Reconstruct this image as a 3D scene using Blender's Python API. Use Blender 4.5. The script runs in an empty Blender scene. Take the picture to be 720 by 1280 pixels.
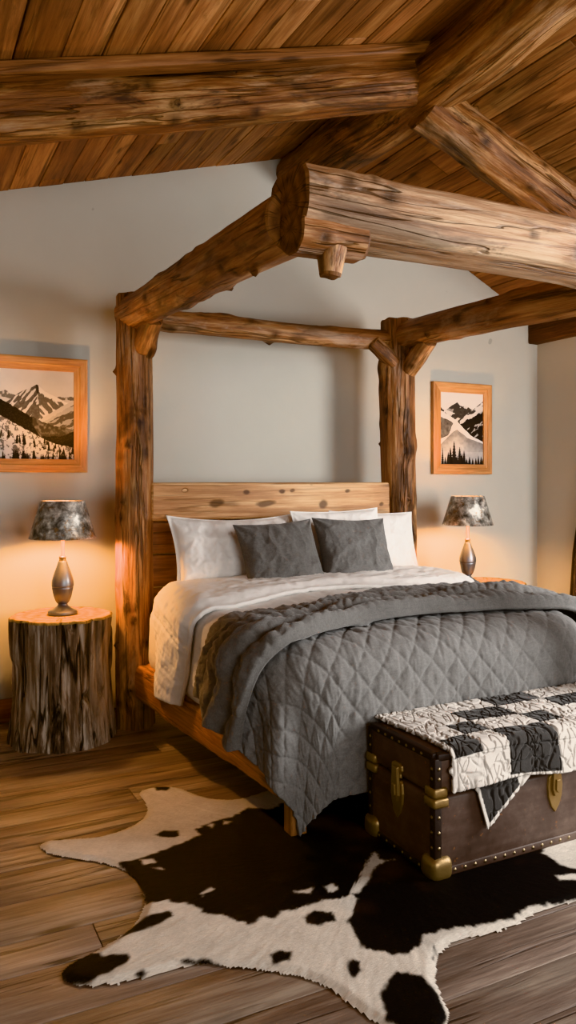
import bpy, math, random
import numpy as np
from mathutils import Matrix, Vector, Euler

random.seed(7)
PI = math.pi
scene = bpy.context.scene
COL = scene.collection

# ------------------------------------------------------------------ noise
def _hash(ix, iy, iz, seed):
    h = (ix.astype(np.int64) * 374761393 + iy.astype(np.int64) * 668265263 + iz.astype(np.int64) * 2147483629 + seed * 974711) & 0xFFFFFFFF
    h = ((h ^ (h >> 13)) * 1274126177) & 0xFFFFFFFF
    h = (h ^ (h >> 16)) & 0xFFFF
    return h / 32767.5 - 1.0

def vnoise(P, seed=0):
    P = np.asarray(P, float)
    I = np.floor(P); Fr = P - I
    U = Fr * Fr * (3 - 2 * Fr)
    ix, iy, iz = I[..., 0], I[..., 1], I[..., 2]
    u, v, w = U[..., 0], U[..., 1], U[..., 2]
    r = 0
    for a in (0, 1):
        for b in (0, 1):
            for c in (0, 1):
                r = r + _hash(ix + a, iy + b, iz + c, seed) * (u if a else 1 - u) * (v if b else 1 - v) * (w if c else 1 - w)
    return r

def fbm(P, seed=0, octv=4, gain=.5):
    P = np.asarray(P, float); s = 0; amp = 1; tot = 0
    for k in range(octv):
        s = s + amp * vnoise(P * (2 ** k) + 17.3 * k, seed + k * 31)
        tot += amp; amp *= gain
    return s / tot

def st(*a):
    return np.stack(np.broadcast_arrays(*[np.asarray(x, float) for x in a]), -1)

def sstep(a, b, x):
    t = np.clip((np.asarray(x, float) - a) / (b - a), 0, 1)
    return t * t * (3 - 2 * t)

# ------------------------------------------------------------------ objects
ORG = {}
def thing(name, label, cat, loc=(0, 0, 0), group=None, kind=None):
    o = bpy.data.objects.new(name, None); COL.objects.link(o)
    o.empty_display_size = .1
    o.location = loc; ORG[o.name] = np.array(loc, float)
    o['label'] = label; o['category'] = cat
    if group: o['group'] = group
    if kind: o['kind'] = kind
    return o

def tag(o, label, cat, group=None, kind=None):
    o['label'] = label; o['category'] = cat
    if group: o['group'] = group
    if kind: o['kind'] = kind
    return o

def mesh(name, V, F, mat, parent=None, smooth=True, attrs=None, cols=None, matidx=None, local=False):
    V = np.asarray(V, float).reshape(-1, 3)
    if parent is not None and not local:
        V = V - ORG[parent.name]
    me = bpy.data.meshes.new(name)
    me.from_pydata(V.tolist(), [], F if isinstance(F, list) else F.tolist())
    me.update()
    mats = mat if isinstance(mat, (list, tuple)) else [mat]
    for m in mats: me.materials.append(m)
    n = len(me.polygons)
    if smooth is True:
        me.polygons.foreach_set('use_smooth', [True] * n)
    elif smooth is not False:
        me.polygons.foreach_set('use_smooth', [bool(x) for x in smooth])
    if matidx is not None:
        me.polygons.foreach_set('material_index', [int(x) for x in matidx])
    if attrs:
        for k, A in attrs.items():
            A = np.asarray(A, float)
            if A.ndim == 2:
                at = me.attributes.new(k, 'FLOAT_VECTOR', 'POINT'); at.data.foreach_set('vector', A.reshape(-1).astype(np.float32))
            else:
                at = me.attributes.new(k, 'FLOAT', 'POINT'); at.data.foreach_set('value', A.astype(np.float32))
    if cols is not None:
        at = me.attributes.new('vcol', 'FLOAT_COLOR', 'POINT')
        c = np.concatenate([np.asarray(cols, float), np.ones((len(V), 1))], 1)
        at.data.foreach_set('color', c.reshape(-1).astype(np.float32))
    o = bpy.data.objects.new(name, me); COL.objects.link(o)
    if parent is not None:
        o.parent = parent
        ORG[o.name] = ORG[parent.name]
    else:
        ORG[o.name] = np.zeros(3)
    return o

def gridF(nu, nv, cu=False, cv=False, off=0):
    U = nu if cu else nu - 1; W = nv if cv else nv - 1
    i = np.arange(U)[:, None]; j = np.arange(W)[None, :]
    i2 = (i + 1) % nu; j2 = (j + 1) % nv
    f = np.stack([i * nv + j, i2 * nv + j, i2 * nv + j2, i * nv + j2], -1) + off
    f = np.broadcast_to(f, (U, W, 4)).reshape(-1, 4)
    return f.tolist()

class MB:
    """collects pieces of ONE mesh; every piece carries its own grain coordinates and tint"""
    def __init__(s): s.V = []; s.F = []; s.G = []; s.T = []; s.M = []; s.S = []; s.n = 0
    def add(s, V, F, G=None, tint=0., mi=0, smooth=True):
        V = np.asarray(V, float).reshape(-1, 3)
        if G is None: G = V
        s.V.append(V); s.G.append(np.asarray(G, float).reshape(-1, 3)); s.T.append(np.full(len(V), tint))
        s.F += [[k + s.n for k in f] for f in F]
        s.M += ([mi] * len(F)) if not isinstance(mi, list) else mi
        s.S += ([smooth] * len(F)) if not isinstance(smooth, list) else smooth
        s.n += len(V)
    def build(s, name, mat, parent=None, local=False):
        return mesh(name, np.concatenate(s.V), s.F, mat, parent, smooth=s.S, matidx=s.M,
                    attrs={'gc': np.concatenate(s.G), 'tint': np.concatenate(s.T)}, local=local)
    def box(s, lo, hi, axis=0, tint=0., bev=.004, seg=1, M=None, rough=0., seed=0, mi=0, goff=None):
        """bevelled box; axis = grain direction; M maps it (4x4)"""
        lo = np.array(lo, float); hi = np.array(hi, float)
        c = (lo + hi) / 2; h = (hi - lo) / 2; b = min(bev, *(h * .49))
        # coordinates along each axis: outer/inner pairs -> rounded box from a subdivided cube
        n = [2 + (int((hi[k] - lo[k]) / .05) if rough else 0) for k in range(3)]
        V = []; F = []
        idx = {}
        def lin(k):
            core = np.linspace(-h[k] + b, h[k] - b, n[k])
            return np.concatenate([[-h[k]], core, [h[k]]])
        L = [lin(k) for k in range(3)]
        N = [len(x) for x in L]
        def vid(i, j, k):
            key = (i, j, k)
            if key not in idx:
                p = np.array([L[0][i], L[1][j], L[2][k]])
                # round edges: pull onto inner box + b
                q = np.clip(p, -(h - b), h - b); d = p - q; ln = np.linalg.norm(d)
                if ln > 1e-9: p = q + d / ln * b
                idx[key] = len(V); V.append(p)
            return idx[key]
        for ax in range(3):
            a1, a2 = (ax + 1) % 3, (ax + 2) % 3
            for side in (0, N[ax] - 1):
                for i in range(N[a1] - 1):
                    for j in range(N[a2] - 1):
                        q = []
                        for (di, dj) in ((0, 0), (1, 0), (1, 1), (0, 1)):
                            t = [0, 0, 0]; t[ax] = side; t[a1] = i + di; t[a2] = j + dj
                            q.append(vid(*t))
                        if side == 0: q = q[::-1]
                        F.append(q)
        V = np.array(V)
        if rough:
            V = V + rough * np.stack([fbm(V * 3 + c + 5, seed + k, 3) for k in range(3)], -1)
        G = np.roll(V, 2 - axis, axis=1)
        if goff is None: goff = np.array([random.uniform(0, 20) for _ in range(3)])
        G = G + goff
        V = V + c
        if M is not None:
            V = V @ np.array(M.to_3x3()).T + np.array(M.translation)
        s.add(V, F, G, tint, mi)

def frame_axes(d):
    d = np.asarray(d, float); d = d / np.linalg.norm(d)
    up = np.array([0, 0, 1.]) if abs(d[2]) < .9 else np.array([0, 1., 0])
    x = np.cross(up, d); x /= np.linalg.norm(x)
    y = np.cross(d, x)
    return x, y, d

def log(name, p0, p1, r0, r1, mats, parent=None, seed=1, sx=1., sy=1., power=2., bend=.02, lump=.05, ridge=.035,
        knots=6, stubs=0, hewn=(), nth=56, step=.022, caprough=.006, crack=True, add=None, stub_len=.035):
    """a peeled log: x axis = horizontal-ish, y = up-ish, z = length. hewn: list of (angle, distance factor) flats"""
    rng = np.random.RandomState(seed)
    p0 = np.array(p0, float); p1 = np.array(p1, float)
    L = np.linalg.norm(p1 - p0); X, Y, D = frame_axes(p1 - p0)
    nl = max(8, int(L / step))
    th = np.linspace(0, 2 * PI, nth, endpoint=False)
    z = np.linspace(0, L, nl)
    TH, Z = np.meshgrid(th, z, indexing='ij')
    R0 = r0 + (r1 - r0) * Z / L
    c, s_ = np.cos(TH), np.sin(TH)
    sup = (np.abs(c) ** power + np.abs(s_) ** power) ** (-1. / power)
    R = R0 * sup
    so = seed * 3.7
    rad = R0.mean()
    R = R * (1 + lump * fbm(st(c * 1.3 + so, s_ * 1.3, Z * 2.2), seed, 3)
               + ridge * fbm(st(c * 4 + so, s_ * 4, Z * 1.6), seed + 9, 3)
               + .02 * vnoise(st(c * 11 + so, s_ * 11, Z * 5), seed + 5))
    if crack:
        cr = vnoise(st(c * 3 + so, s_ * 3, Z * .9), seed + 77)
        R = R - R0 * .07 * np.exp(-(cr / .035) ** 2) * sstep(-.1, .3, vnoise(st(c * 1.5, s_ * 1.5, Z * 1.1 + so), seed + 3))
    kn = np.zeros_like(R)
    for k in range(knots):
        kt, kz = rng.uniform(0, 2 * PI), rng.uniform(.05, .95) * L
        w = rng.uniform(.02, .04)
        dt = (np.angle(np.exp(1j * (TH - kt)))) * rad
        d2 = (dt ** 2 + ((Z - kz) * .8) ** 2) / w ** 2
        R = R + rng.uniform(.006, .016) * np.exp(-d2 * .5) - .008 * np.exp(-d2 * 5)
        kn = np.maximum(kn, np.exp(-d2 * 1.6))
    for k in range(stubs):
        kt, kz = rng.uniform(0, 2 * PI), rng.uniform(.08, .92) * L
        w = .016
        dt = (np.angle(np.exp(1j * (TH - kt)))) * rad
        d2 = (dt ** 2 + (Z - kz) ** 2) / w ** 2
        R = R + stub_len * np.exp(-(d2 ** 2) * .8)
        kn = np.maximum(kn, np.exp(-d2 * .5))
    for (ha, hd) in hewn:
        ca = np.cos(TH - ha)
        lim = np.where(ca > .05, R0 * hd / np.maximum(ca, .05) * (1 + .012 * fbm(st(c * 2, s_ * 2, Z * 6), seed + 50, 3)), 9)
        R = np.minimum(R, lim)
    bx = bend * fbm(st(Z * .8, so, 0), seed + 1, 2); by = bend * fbm(st(Z * .8, so, 9), seed + 2, 2)
    lx = R * c * sx; ly = R * s_ * sy
    P = p0 + (lx + bx)[..., None] * X + (ly + by)[..., None] * Y + Z[..., None] * D
    G = st(lx + so, ly, Z + so)
    m = MB()
    m.add(P, [f[::-1] for f in gridF(nth, nl, cu=True)], G)
    knv = [kn.reshape(-1)]
    for e, zz in ((0, 0.), (nl - 1, L)):
        rings = []
        gr = []
        for f in (1., .94, .7, .42, .15):
            xx = R[:, e] * np.cos(th) * sx * f; yy = R[:, e] * np.sin(th) * sy * f
            dz = (0 if f == 1. else (.008 if f < 1 else 0)) * (1 if e else -1) + caprough * vnoise(st(xx * 30, yy * 30, seed), seed)
            if f == 1.: dz = dz * 0
            rings.append(p0 + (xx + bx[0, e])[:, None] * X + (yy + by[0, e])[:, None] * Y + (zz + dz)[:, None] * D if np.ndim(dz) else
                         p0 + (xx + bx[0, e])[:, None] * X + (yy + by[0, e])[:, None] * Y + zz * D)
            gr.append(st(xx, yy, np.full(nth, .3 + so)))
        PP = np.stack(rings, 1); GG = np.stack(gr, 1)
        F = gridF(nth, 5, cu=True)
        F = [f for f in F]
        cen = [i * 5 + 4 for i in range(nth)]
        if e == 0: F = F + [cen[::-1]]
        else: F = [f[::-1] for f in F] + [cen]
        m.add(PP, F if e else [f[::-1] for f in F][:0] + F, GG, mi=1, smooth=False)
        knv.append(np.zeros(nth * 5))
    o = m.build(name, mats, parent)
    at = o.data.attributes.new('knot', 'FLOAT', 'POINT'); at.data.foreach_set('value', np.concatenate(knv).astype(np.float32))
    import bmesh
    bm = bmesh.new(); bm.from_mesh(o.data); bmesh.ops.recalc_face_normals(bm, faces=bm.faces); bm.to_mesh(o.data); bm.free()
    return o

# ------------------------------------------------------------------ materials
def newmat(name):
    m = bpy.data.materials.new(name); m.use_nodes = True
    nt = m.node_tree; nt.nodes.clear()
    out = nt.nodes.new('ShaderNodeOutputMaterial'); b = nt.nodes.new('ShaderNodeBsdfPrincipled')
    nt.links.new(b.outputs[0], out.inputs[0])
    return m, nt, b

class NG:
    def __init__(s, nt): s.nt = nt
    def n(s, t, **kw):
        x = s.nt.nodes.new(t)
        for k, v in kw.items(): setattr(x, k, v)
        return x
    def link(s, a, b): s.nt.links.new(a, b)
    def val(s, sock, v):
        if hasattr(v, 'node'): s.link(v, sock)
        else: sock.default_value = v
    def attr(s, name, out='Vector'):
        a = s.n('ShaderNodeAttribute'); a.attribute_name = name
        return a.outputs[out]
    def mapv(s, v, scale=(1, 1, 1), loc=(0, 0, 0)):
        m = s.n('ShaderNodeMapping'); s.link(v, m.inputs['Vector'])
        m.inputs['Scale'].default_value = scale; m.inputs['Location'].default_value = loc
        return m.outputs[0]
    def noise(s, v, scale=1., detail=4., rough=.55, dist=0.):
        x = s.n('ShaderNodeTexNoise'); s.link(v, x.inputs['Vector'])
        x.inputs['Scale'].default_value = scale; x.inputs['Detail'].default_value = detail
        x.inputs['Roughness'].default_value = rough; x.inputs['Distortion'].default_value = dist
        return x.outputs['Fac']
    def math(s, op, a, b=0., c=None, clamp=False):
        x = s.n('ShaderNodeMath', operation=op, use_clamp=clamp)
        s.val(x.inputs[0], a); s.val(x.inputs[1], b)
        if c is not None: s.val(x.inputs[2], c)
        return x.outputs[0]
    def ramp(s, f, stops, interp='LINEAR'):
        x = s.n('ShaderNodeValToRGB'); s.link(f, x.inputs[0]); cr = x.color_ramp; cr.interpolation = interp
        while len(cr.elements) < len(stops): cr.elements.new(.5)
        for e, (p, c) in zip(cr.elements, stops):
            e.position = p; e.color = (*c, 1) if len(c) == 3 else c
        return x.outputs[0]
    def step(s, f, a, b):
        x = s.n('ShaderNodeMapRange', interpolation_type='SMOOTHSTEP'); s.link(f, x.inputs[0])
        x.inputs[1].default_value = a; x.inputs[2].default_value = b
        return x.outputs[0]
    def mix(s, f, a, b, mode='MIX'):
        x = s.n('ShaderNodeMix', data_type='RGBA', blend_type=mode)
        s.val(x.inputs[0], f)
        for k, v in ((6, a), (7, b)):
            if hasattr(v, 'node'): s.link(v, x.inputs[k])
            else: x.inputs[k].default_value = (*v, 1) if len(v) == 3 else v
        return x.outputs[2]
    def bump(s, h, strength=.3, dist=.01, normal=None):
        x = s.n('ShaderNodeBump'); s.link(h, x.inputs['Height'])
        x.inputs['Strength'].default_value = strength; x.inputs['Distance'].default_value = dist
        if normal is not None: s.link(normal, x.inputs['Normal'])
        return x.outputs[0]

def srgb(h):
    h = h.lstrip('#'); c = [int(h[i:i + 2], 16) / 255 for i in (0, 2, 4)]
    return tuple(x / 12.92 if x <= .04045 else ((x + .055) / 1.055) ** 2.4 for x in c)

def wood(name, dark, mid, light, grey=None, weather=.0, crack=.6, knots=.6, rough=.62, bump=.35, gs=1., spec=.35, dirt=.0, contrast=1., kscale=(5, 5, 1.6), dist=.7, pale=None, palef=.0, sat=1.):
    m, nt, b = newmat(name); g = NG(nt)
    v = g.attr('gc')
    n1 = g.noise(g.mapv(v, (17 * gs, 17 * gs, 1.5 * gs)), 1, 6, .65, dist)
    n2 = g.noise(g.mapv(v, (95 * gs, 95 * gs, 4.5 * gs)), 1, 4, .65, .2)
    n3 = g.noise(g.mapv(v, (3, 3, 1.1), (3, 7, 1)), 1, 3, .5, .3)
    f = g.math('MULTIPLY_ADD', n1, .55, g.math('MULTIPLY_ADD', n2, .3, g.math('MULTIPLY', n3, .35)))
    w = .16 / contrast
    c = g.ramp(f, [(.60 - w, dark), (.60, mid), (.60 + w * .8, light)])
    # growth figure: thin darker streaks
    fig = g.noise(g.mapv(v, (26 * gs, 26 * gs, .7 * gs), (9, 2, 4)), 1, 3, .5, 1.2)
    c = g.mix(g.math('MULTIPLY', g.step(fig, .54, .66), .45), c, dark)
    if palef:
        pn = g.noise(g.mapv(v, (6, 6, 1.6), (21, 5, 12)), 1, 6, .7, .5)
        c = g.mix(g.math('MULTIPLY', g.step(pn, .52, .66), palef), c, pale)
    if weather:
        wn = g.noise(g.mapv(v, (4, 4, 1.3), (1, 5, 2)), 1, 5, .65, .6)
        c = g.mix(g.math('MULTIPLY', g.step(wn, .5, .62), weather), c, grey)
    if dirt:
        wn = g.noise(g.mapv(v, (9, 9, 2.6), (11, 3, 8)), 1, 5, .7, .4)
        c = g.mix(g.math('MULTIPLY', g.step(wn, .55, .68), dirt), c, tuple(x * .22 for x in dark))
    # knots
    kd = None
    if knots:
        vo = g.n('ShaderNodeTexVoronoi'); g.link(g.mapv(v, kscale), vo.inputs['Vector']); vo.inputs['Scale'].default_value = 1
        wob = g.math('MULTIPLY_ADD', n1, .18, vo.outputs['Distance'])
        kd = g.step(wob, .24, .15)
        c = g.mix(g.math('MULTIPLY', kd, knots), c, tuple(x * .35 for x in dark))
    ka = g.attr('knot', 'Fac')
    c = g.mix(g.math('MULTIPLY', ka, .9), c, tuple(x * .3 for x in dark))
    # checks / cracks
    cn = g.noise(g.mapv(v, (13 * gs, 13 * gs, .55 * gs), (4, 4, 2)), 1, 3, .55, .5)
    ck = g.step(g.math('ABSOLUTE', g.math('SUBTRACT', cn, .5)), .022, .005)
    cm = g.step(g.noise(g.mapv(v, (5, 5, 1.5), (8, 1, 2)), 1, 2), .42, .52)
    ck = g.math('MULTIPLY', ck, cm)
    c = g.mix(g.math('MULTIPLY', ck, crack), c, tuple(x * .12 for x in dark))
    t = g.attr('tint', 'Fac')
    hs = g.n('ShaderNodeHueSaturation'); hs.inputs['Saturation'].default_value = sat * .93; hs.inputs['Hue'].default_value = .4935; g.link(c, hs.inputs['Color']); g.link(g.math('ADD', t, 1.), hs.inputs['Value'])
    g.link(hs.outputs[0], b.inputs['Base Color'])
    h = g.math('SUBTRACT', g.math('MULTIPLY_ADD', n2, .5, n1), g.math('MULTIPLY', ck, 1.4))
    g.link(g.bump(h, bump, .012), b.inputs['Normal'])
    g.link(g.math('MULTIPLY_ADD', n1, .25, rough - .12), b.inputs['Roughness'])
    b.inputs['Specular IOR Level'].default_value = spec
    return m

def endgrain(name, dark, light):
    m, nt, b = newmat(name); g = NG(nt); v = g.attr('gc')
    sx = g.n('ShaderNodeSeparateXYZ'); g.link(v, sx.inputs[0])
    cx = g.n('ShaderNodeCombineXYZ'); g.link(sx.outputs[0], cx.inputs[0]); g.link(sx.outputs[1], cx.inputs[1])
    ln = g.n('ShaderNodeVectorMath', operation='LENGTH'); g.link(cx.outputs[0], ln.inputs[0])
    wob = g.noise(g.mapv(cx.outputs[0], (9, 9, 1)), 1, 3)
    r = g.math('MULTIPLY_ADD', ln.outputs['Value'], 95., g.math('MULTIPLY', wob, 9.))
    s1 = g.math('SINE', r)
    n2 = g.noise(g.mapv(cx.outputs[0], (40, 40, 1)), 1, 4, .7)
    f = g.math('MULTIPLY_ADD', s1, .16, g.math('MULTIPLY_ADD', n2, .6, .18))
    c = g.ramp(f, [(.2, dark), (.75, light)])
    # radial checks
    at = g.math('ARCTAN2', sx.outputs[1], sx.outputs[0])
    cc = g.n('ShaderNodeCombineXYZ'); g.link(g.math('MULTIPLY', at, 2.2), cc.inputs[0]); g.link(g.math('MULTIPLY', ln.outputs['Value'], 1.5), cc.inputs[1])
    cn = g.noise(cc.outputs[0], 1.4, 2)
    ck = g.step(g.math('ABSOLUTE', g.math('SUBTRACT', cn, .5)), .02, .004)
    c = g.mix(g.math('MULTIPLY', ck, .8), c, tuple(x * .2 for x in dark))
    g.link(c, b.inputs['Base Color']); b.inputs['Roughness'].default_value = .75
    g.link(g.bump(f, .3, .006), b.inputs['Normal'])
    return m

def plain(name, col, rough=.6, metal=0., bump=None, spec=.5):
    m, nt, b = newmat(name); g = NG(nt)
    tc = g.n('ShaderNodeTexCoord').outputs['Object']
    n = g.noise(tc, bump[0] if bump else 20., 5, .6)
    c = g.mix(g.math('MULTIPLY', n, .5), tuple(x * .8 for x in col), tuple(min(1, x * 1.2) for x in col))
    g.link(c, b.inputs['Base Color'])
    b.inputs['Roughness'].default_value = rough; b.inputs['Metallic'].default_value = metal
    b.inputs['Specular IOR Level'].default_value = spec
    if bump: g.link(g.bump(n, bump[1], bump[2]), b.inputs['Normal'])
    return m

def fabric(name, col, var=.2, weave=900., bump=.15, rough=.9, sheen=.2, vcol=False, wr=0., slub=0.):
    m, nt, b = newmat(name); g = NG(nt)
    tc = g.n('ShaderNodeTexCoord').outputs['Object']
    n = g.noise(tc, 240., 3, .7)
    n0 = g.noise(tc, 9., 4, .6)
    f = g.math('MULTIPLY_ADD', n, .6, g.math('MULTIPLY', n0, .4))
    base = g.attr('vcol', 'Color') if vcol else None
    lo, hi = 1 - var, 1 + var
    k = g.math('MULTIPLY_ADD', f, hi - lo, lo)
    if slub:
        sl = g.noise(g.mapv(tc, (30, 200, 120)), 1, 3, .7)
        sl2 = g.noise(g.mapv(tc, (200, 30, 120)), 1, 3, .7)
        k = g.math('MULTIPLY', k, g.math('MULTIPLY_ADD', g.math('ADD', sl, sl2), slub, 1 - slub))
    kc = g.n('ShaderNodeCombineXYZ')
    for i in range(3): g.link(k, kc.inputs[i])
    mx = g.n('ShaderNodeMix', data_type='RGBA', blend_type='MULTIPLY'); mx.inputs[0].default_value = 1
    if vcol: g.link(base, mx.inputs[6])
    else: mx.inputs[6].default_value = (*col, 1)
    g.link(kc.outputs[0], mx.inputs[7])
    g.link(mx.outputs[2], b.inputs['Base Color'])
    b.inputs['Roughness'].default_value = rough
    b.inputs['Specular IOR Level'].default_value = .15
    b.inputs['Sheen Weight'].default_value = sheen; b.inputs['Sheen Roughness'].default_value = .5
    hh = n
    nb = g.bump(n, bump, .003)
    if wr:
        wn = g.noise(g.mapv(tc, (14, 14, 14)), 1, 5, .6, .8)
        nb = g.bump(wn, wr, .02, nb)
    g.link(nb, b.inputs['Normal'])
    return m

M = {}
M['log'] = wood('log_wood', srgb('4e2e17'), srgb('9c6835'), srgb('cda067'), grey=srgb('3a2d22'), weather=.7, dirt=.7, rough=.5, bump=.7, pale=srgb('c9b096'), palef=.45, sat=.98)
M['log_pale'] = wood('hewn_beam_wood', srgb('6b4828'), srgb('b4885a'), srgb('d8b88c'), grey=srgb('5b4a3c'), weather=.6, dirt=.6, rough=.5, bump=.7, pale=srgb('cdbda9'), palef=.6, sat=.9)
M['log_dark'] = wood('rafter_wood', srgb('3e2614'), srgb('85582f'), srgb('bd935f'), grey=srgb('332a22'), weather=.7, dirt=.8, rough=.55, bump=.8, pale=srgb('b89b7b'), palef=.45, sat=1.03)
M['log_end'] = endgrain('log_end_grain', srgb('52331d'), srgb('926540'))
M['ceil'] = wood('ceiling_board_wood', srgb('57381c'), srgb('8f6137'), srgb('b78852'), sat=1.02, rough=.6, bump=.35, gs=.8, dirt=.32, knots=.8, kscale=(7, 7, 1.8), crack=.5)
M['dark_plate'] = wood('dark_plate_wood', srgb('25170e'), srgb('4a2f1b'), srgb('6b4528'), rough=.6, bump=.3)
M['head'] = wood('headboard_wood', srgb('99693c'), srgb('c4955e'), srgb('dfbb88'), rough=.55, bump=.25, crack=.4, knots=.95, kscale=(8, 11, 5.5))
M['head_low'] = wood('headboard_panel_wood', srgb('4a2c15'), srgb('80532b'), srgb('a3733f'), rough=.55, bump=.3, crack=.5, knots=.8)
M['rail'] = wood('bed_rail_wood', srgb('6e431f'), srgb('ad743a'), srgb('d29c5c'), grey=srgb('4b3018'), weather=.45, dirt=.5, rough=.55, bump=.5)
M['frame'] = wood('picture_frame_oak', srgb('a06a30'), srgb('c48b49'), srgb('d8a763'), rough=.45, bump=.15, crack=0, knots=0, gs=1.6)
M['frame_end'] = M['frame']
M['base'] = wood('baseboard_wood', srgb('5a3417'), srgb('8a5527'), srgb('a56c38'), rough=.5, bump=.2, crack=.2, knots=.3)
M['floor'] = wood('floor_board_wood', srgb('4e3f34'), srgb('836d5b'), srgb('a8967f'), grey=srgb('75695f'), sat=.82, weather=.35, rough=.5, bump=.35, gs=.8, crack=.7, knots=.85, kscale=(4.5, 4.5, 1.5), spec=.4)
M['bark'] = wood('weathered_trunk_wood', srgb('241c16'), srgb('766656'), srgb('c6b9a8'), grey=srgb('8d7458'), weather=.35, dirt=1., rough=.75, bump=1., crack=.9, knots=.3, contrast=1.5, gs=.62, dist=1.6, pale=srgb('beb2a4'), palef=.6)
M['cut'] = endgrain('cut_trunk_top', srgb('927038'), srgb('cda768'))
M['pewter'] = plain('brushed_pewter', srgb('84878c'), .36, .72, (60, .05, .002))
M['brass'] = plain('aged_brass', srgb('a88e66'), .42, .8, (45, .25, .004))
M['tack'] = plain('dull_tack_metal', srgb('9a8a70'), .4, 1.)
M['white'] = fabric('white_linen', (.84, .825, .80), .1, bump=.1, rough=.85, sheen=.1, wr=.12)
M['sheet'] = fabric('white_sheet', (.76, .74, .71), .1, bump=.1, sheen=.1, wr=.2)
M['grey'] = fabric('grey_quilt_cotton', (.20, .197, .191), .35, bump=.25, wr=.2, slub=.55)
M['throw'] = fabric('grey_plush', (.158, .155, .149), .45, bump=.5, wr=.3, sheen=.35, slub=.5)
M['cushion'] = fabric('charcoal_linen', (.17, .167, .161), .4, bump=.35, wr=.15, slub=.6)
M['patch'] = fabric('patchwork_cotton', (1, 1, 1), .22, bump=.3, vcol=True, wr=.1)
M['curtain'] = fabric('dark_woven_curtain', (.07, .055, .045), .6, bump=.5, slub=.8)
M['darkedge'] = plain('black_binding', srgb('251b16'), .55, 0., (60, .2, .003))

def leather():
    m, nt, b = newmat('worn_brown_leatherette'); g = NG(nt)
    tc = g.n('ShaderNodeTexCoord').outputs['Object']
    n0 = g.noise(tc, 3.5, 6, .65, .4); n1 = g.noise(tc, 28, 5, .7); n2 = g.noise(g.mapv(tc, (6, 6, 40)), 1, 4, .6)
    f = g.math('MULTIPLY_ADD', n0, .6, g.math('MULTIPLY_ADD', n1, .2, g.math('MULTIPLY', n2, .2)))
    c = g.ramp(f, [(.3, srgb('362b25')), (.5, srgb('55463f')), (.68, srgb('75645a'))])
    sp = g.noise(tc, 55, 2, .5)
    c = g.mix(g.math('MULTIPLY', g.step(sp, .70, .74), .5), c, srgb('8a5a35'))
    g.link(c, b.inputs['Base Color']); g.link(g.math('MULTIPLY_ADD', n1, .3, .38), b.inputs['Roughness'])
    g.link(g.bump(n1, .12, .004), b.inputs['Normal'])
    return m
M['leather'] = leather()

def shade_mat():
    m, nt, b = newmat('mottled_metal_shade'); g = NG(nt)
    tc = g.n('ShaderNodeTexCoord').outputs['Object']
    n0 = g.noise(tc, 16, 6, .7, .3); n1 = g.noise(g.mapv(tc, (1, 1, 1), (5, 5, 5)), 26, 4, .7)
    c = g.ramp(n0, [(.36, srgb('45413c')), (.47, srgb('8a857e')), (.56, srgb('bab5ad')), (.64, srgb('f0ebe2'))])
    c = g.mix(g.math('MULTIPLY', g.step(n1, .56, .64), .7), c, srgb('8a6438'))
    g.link(c, b.inputs['Base Color']); b.inputs['Metallic'].default_value = .4
    g.link(g.math('MULTIPLY_ADD', n1, .35, .18), b.inputs['Roughness'])
    g.link(g.bump(n0, .15, .006), b.inputs['Normal'])
    return m
M['shade'] = shade_mat()

def shade_inner():
    m, nt, b = newmat('shade_lining'); b.inputs['Base Color'].default_value = (.8, .66, .45, 1); b.inputs['Roughness'].default_value = .7
    return m
M['lining'] = shade_inner()

def emit(name, col, s):
    m, nt, b = newmat(name)
    b.inputs['Base Color'].default_value = (*col, 1); b.inputs['Emission Color'].default_value = (*col, 1); b.inputs['Emission Strength'].default_value = s
    return m
M['bulb'] = emit('warm_bulb', (1., .49, .17), 1150.)
M['candle'] = emit('lit_candle_tube', (1., .62, .25), .7)

def plaster(name, col):
    m, nt, b = newmat(name); g = NG(nt)
    tc = g.n('ShaderNodeTexCoord').outputs['Object']
    n = g.noise(tc, 2.2, 5, .6); n1 = g.noise(tc, 70, 5, .6)
    c = g.mix(n, tuple(x * .93 for x in col), tuple(x * 1.05 for x in col))
    sp = g.noise(tc, 9, 1, .3)
    c = g.mix(g.math('MULTIPLY', g.step(sp, .80, .82), .5), c, tuple(x * .5 for x in col))
    g.link(c, b.inputs['Base Color']); b.inputs['Roughness'].default_value = .92; b.inputs['Specular IOR Level'].default_value = .15
    g.link(g.bump(g.math('MULTIPLY_ADD', n1, .3, n), .12, .01), b.inputs['Normal'])
    return m
M['wall'] = plaster('grey_plaster', (.55, .54, .487))

def vcolmat(name, rough=.6, spec=.3):
    m, nt, b = newmat(name); g = NG(nt)
    g.link(g.attr('vcol', 'Color'), b.inputs['Base Color']); b.inputs['Roughness'].default_value = rough; b.inputs['Specular IOR Level'].default_value = spec
    return m
M['print'] = vcolmat('photo_print', .9, .03)

def hide():
    m, nt, b = newmat('cowhide_hair'); g = NG(nt)
    tc = g.n('ShaderNodeTexCoord').outputs['Object']
    n = g.noise(g.mapv(tc, (60, 220, 60)), 1, 4, .7, .5)
    n0 = g.noise(tc, 7, 4, .6)
    k = g.math('MULTIPLY_ADD', n, .7, g.math('MULTIPLY_ADD', n0, .5, .4))
    kc = g.n('ShaderNodeCombineXYZ')
    for i in range(3): g.link(k, kc.inputs[i])
    c = g.mix(1., g.attr('vcol', 'Color'), kc.outputs[0], 'MULTIPLY')
    g.link(c, b.inputs['Base Color']); b.inputs['Roughness'].default_value = .75; b.inputs['Specular IOR Level'].default_value = .12
    g.link(g.bump(n, .5, .006), b.inputs['Normal'])
    return m
M['hide'] = hide()

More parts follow.
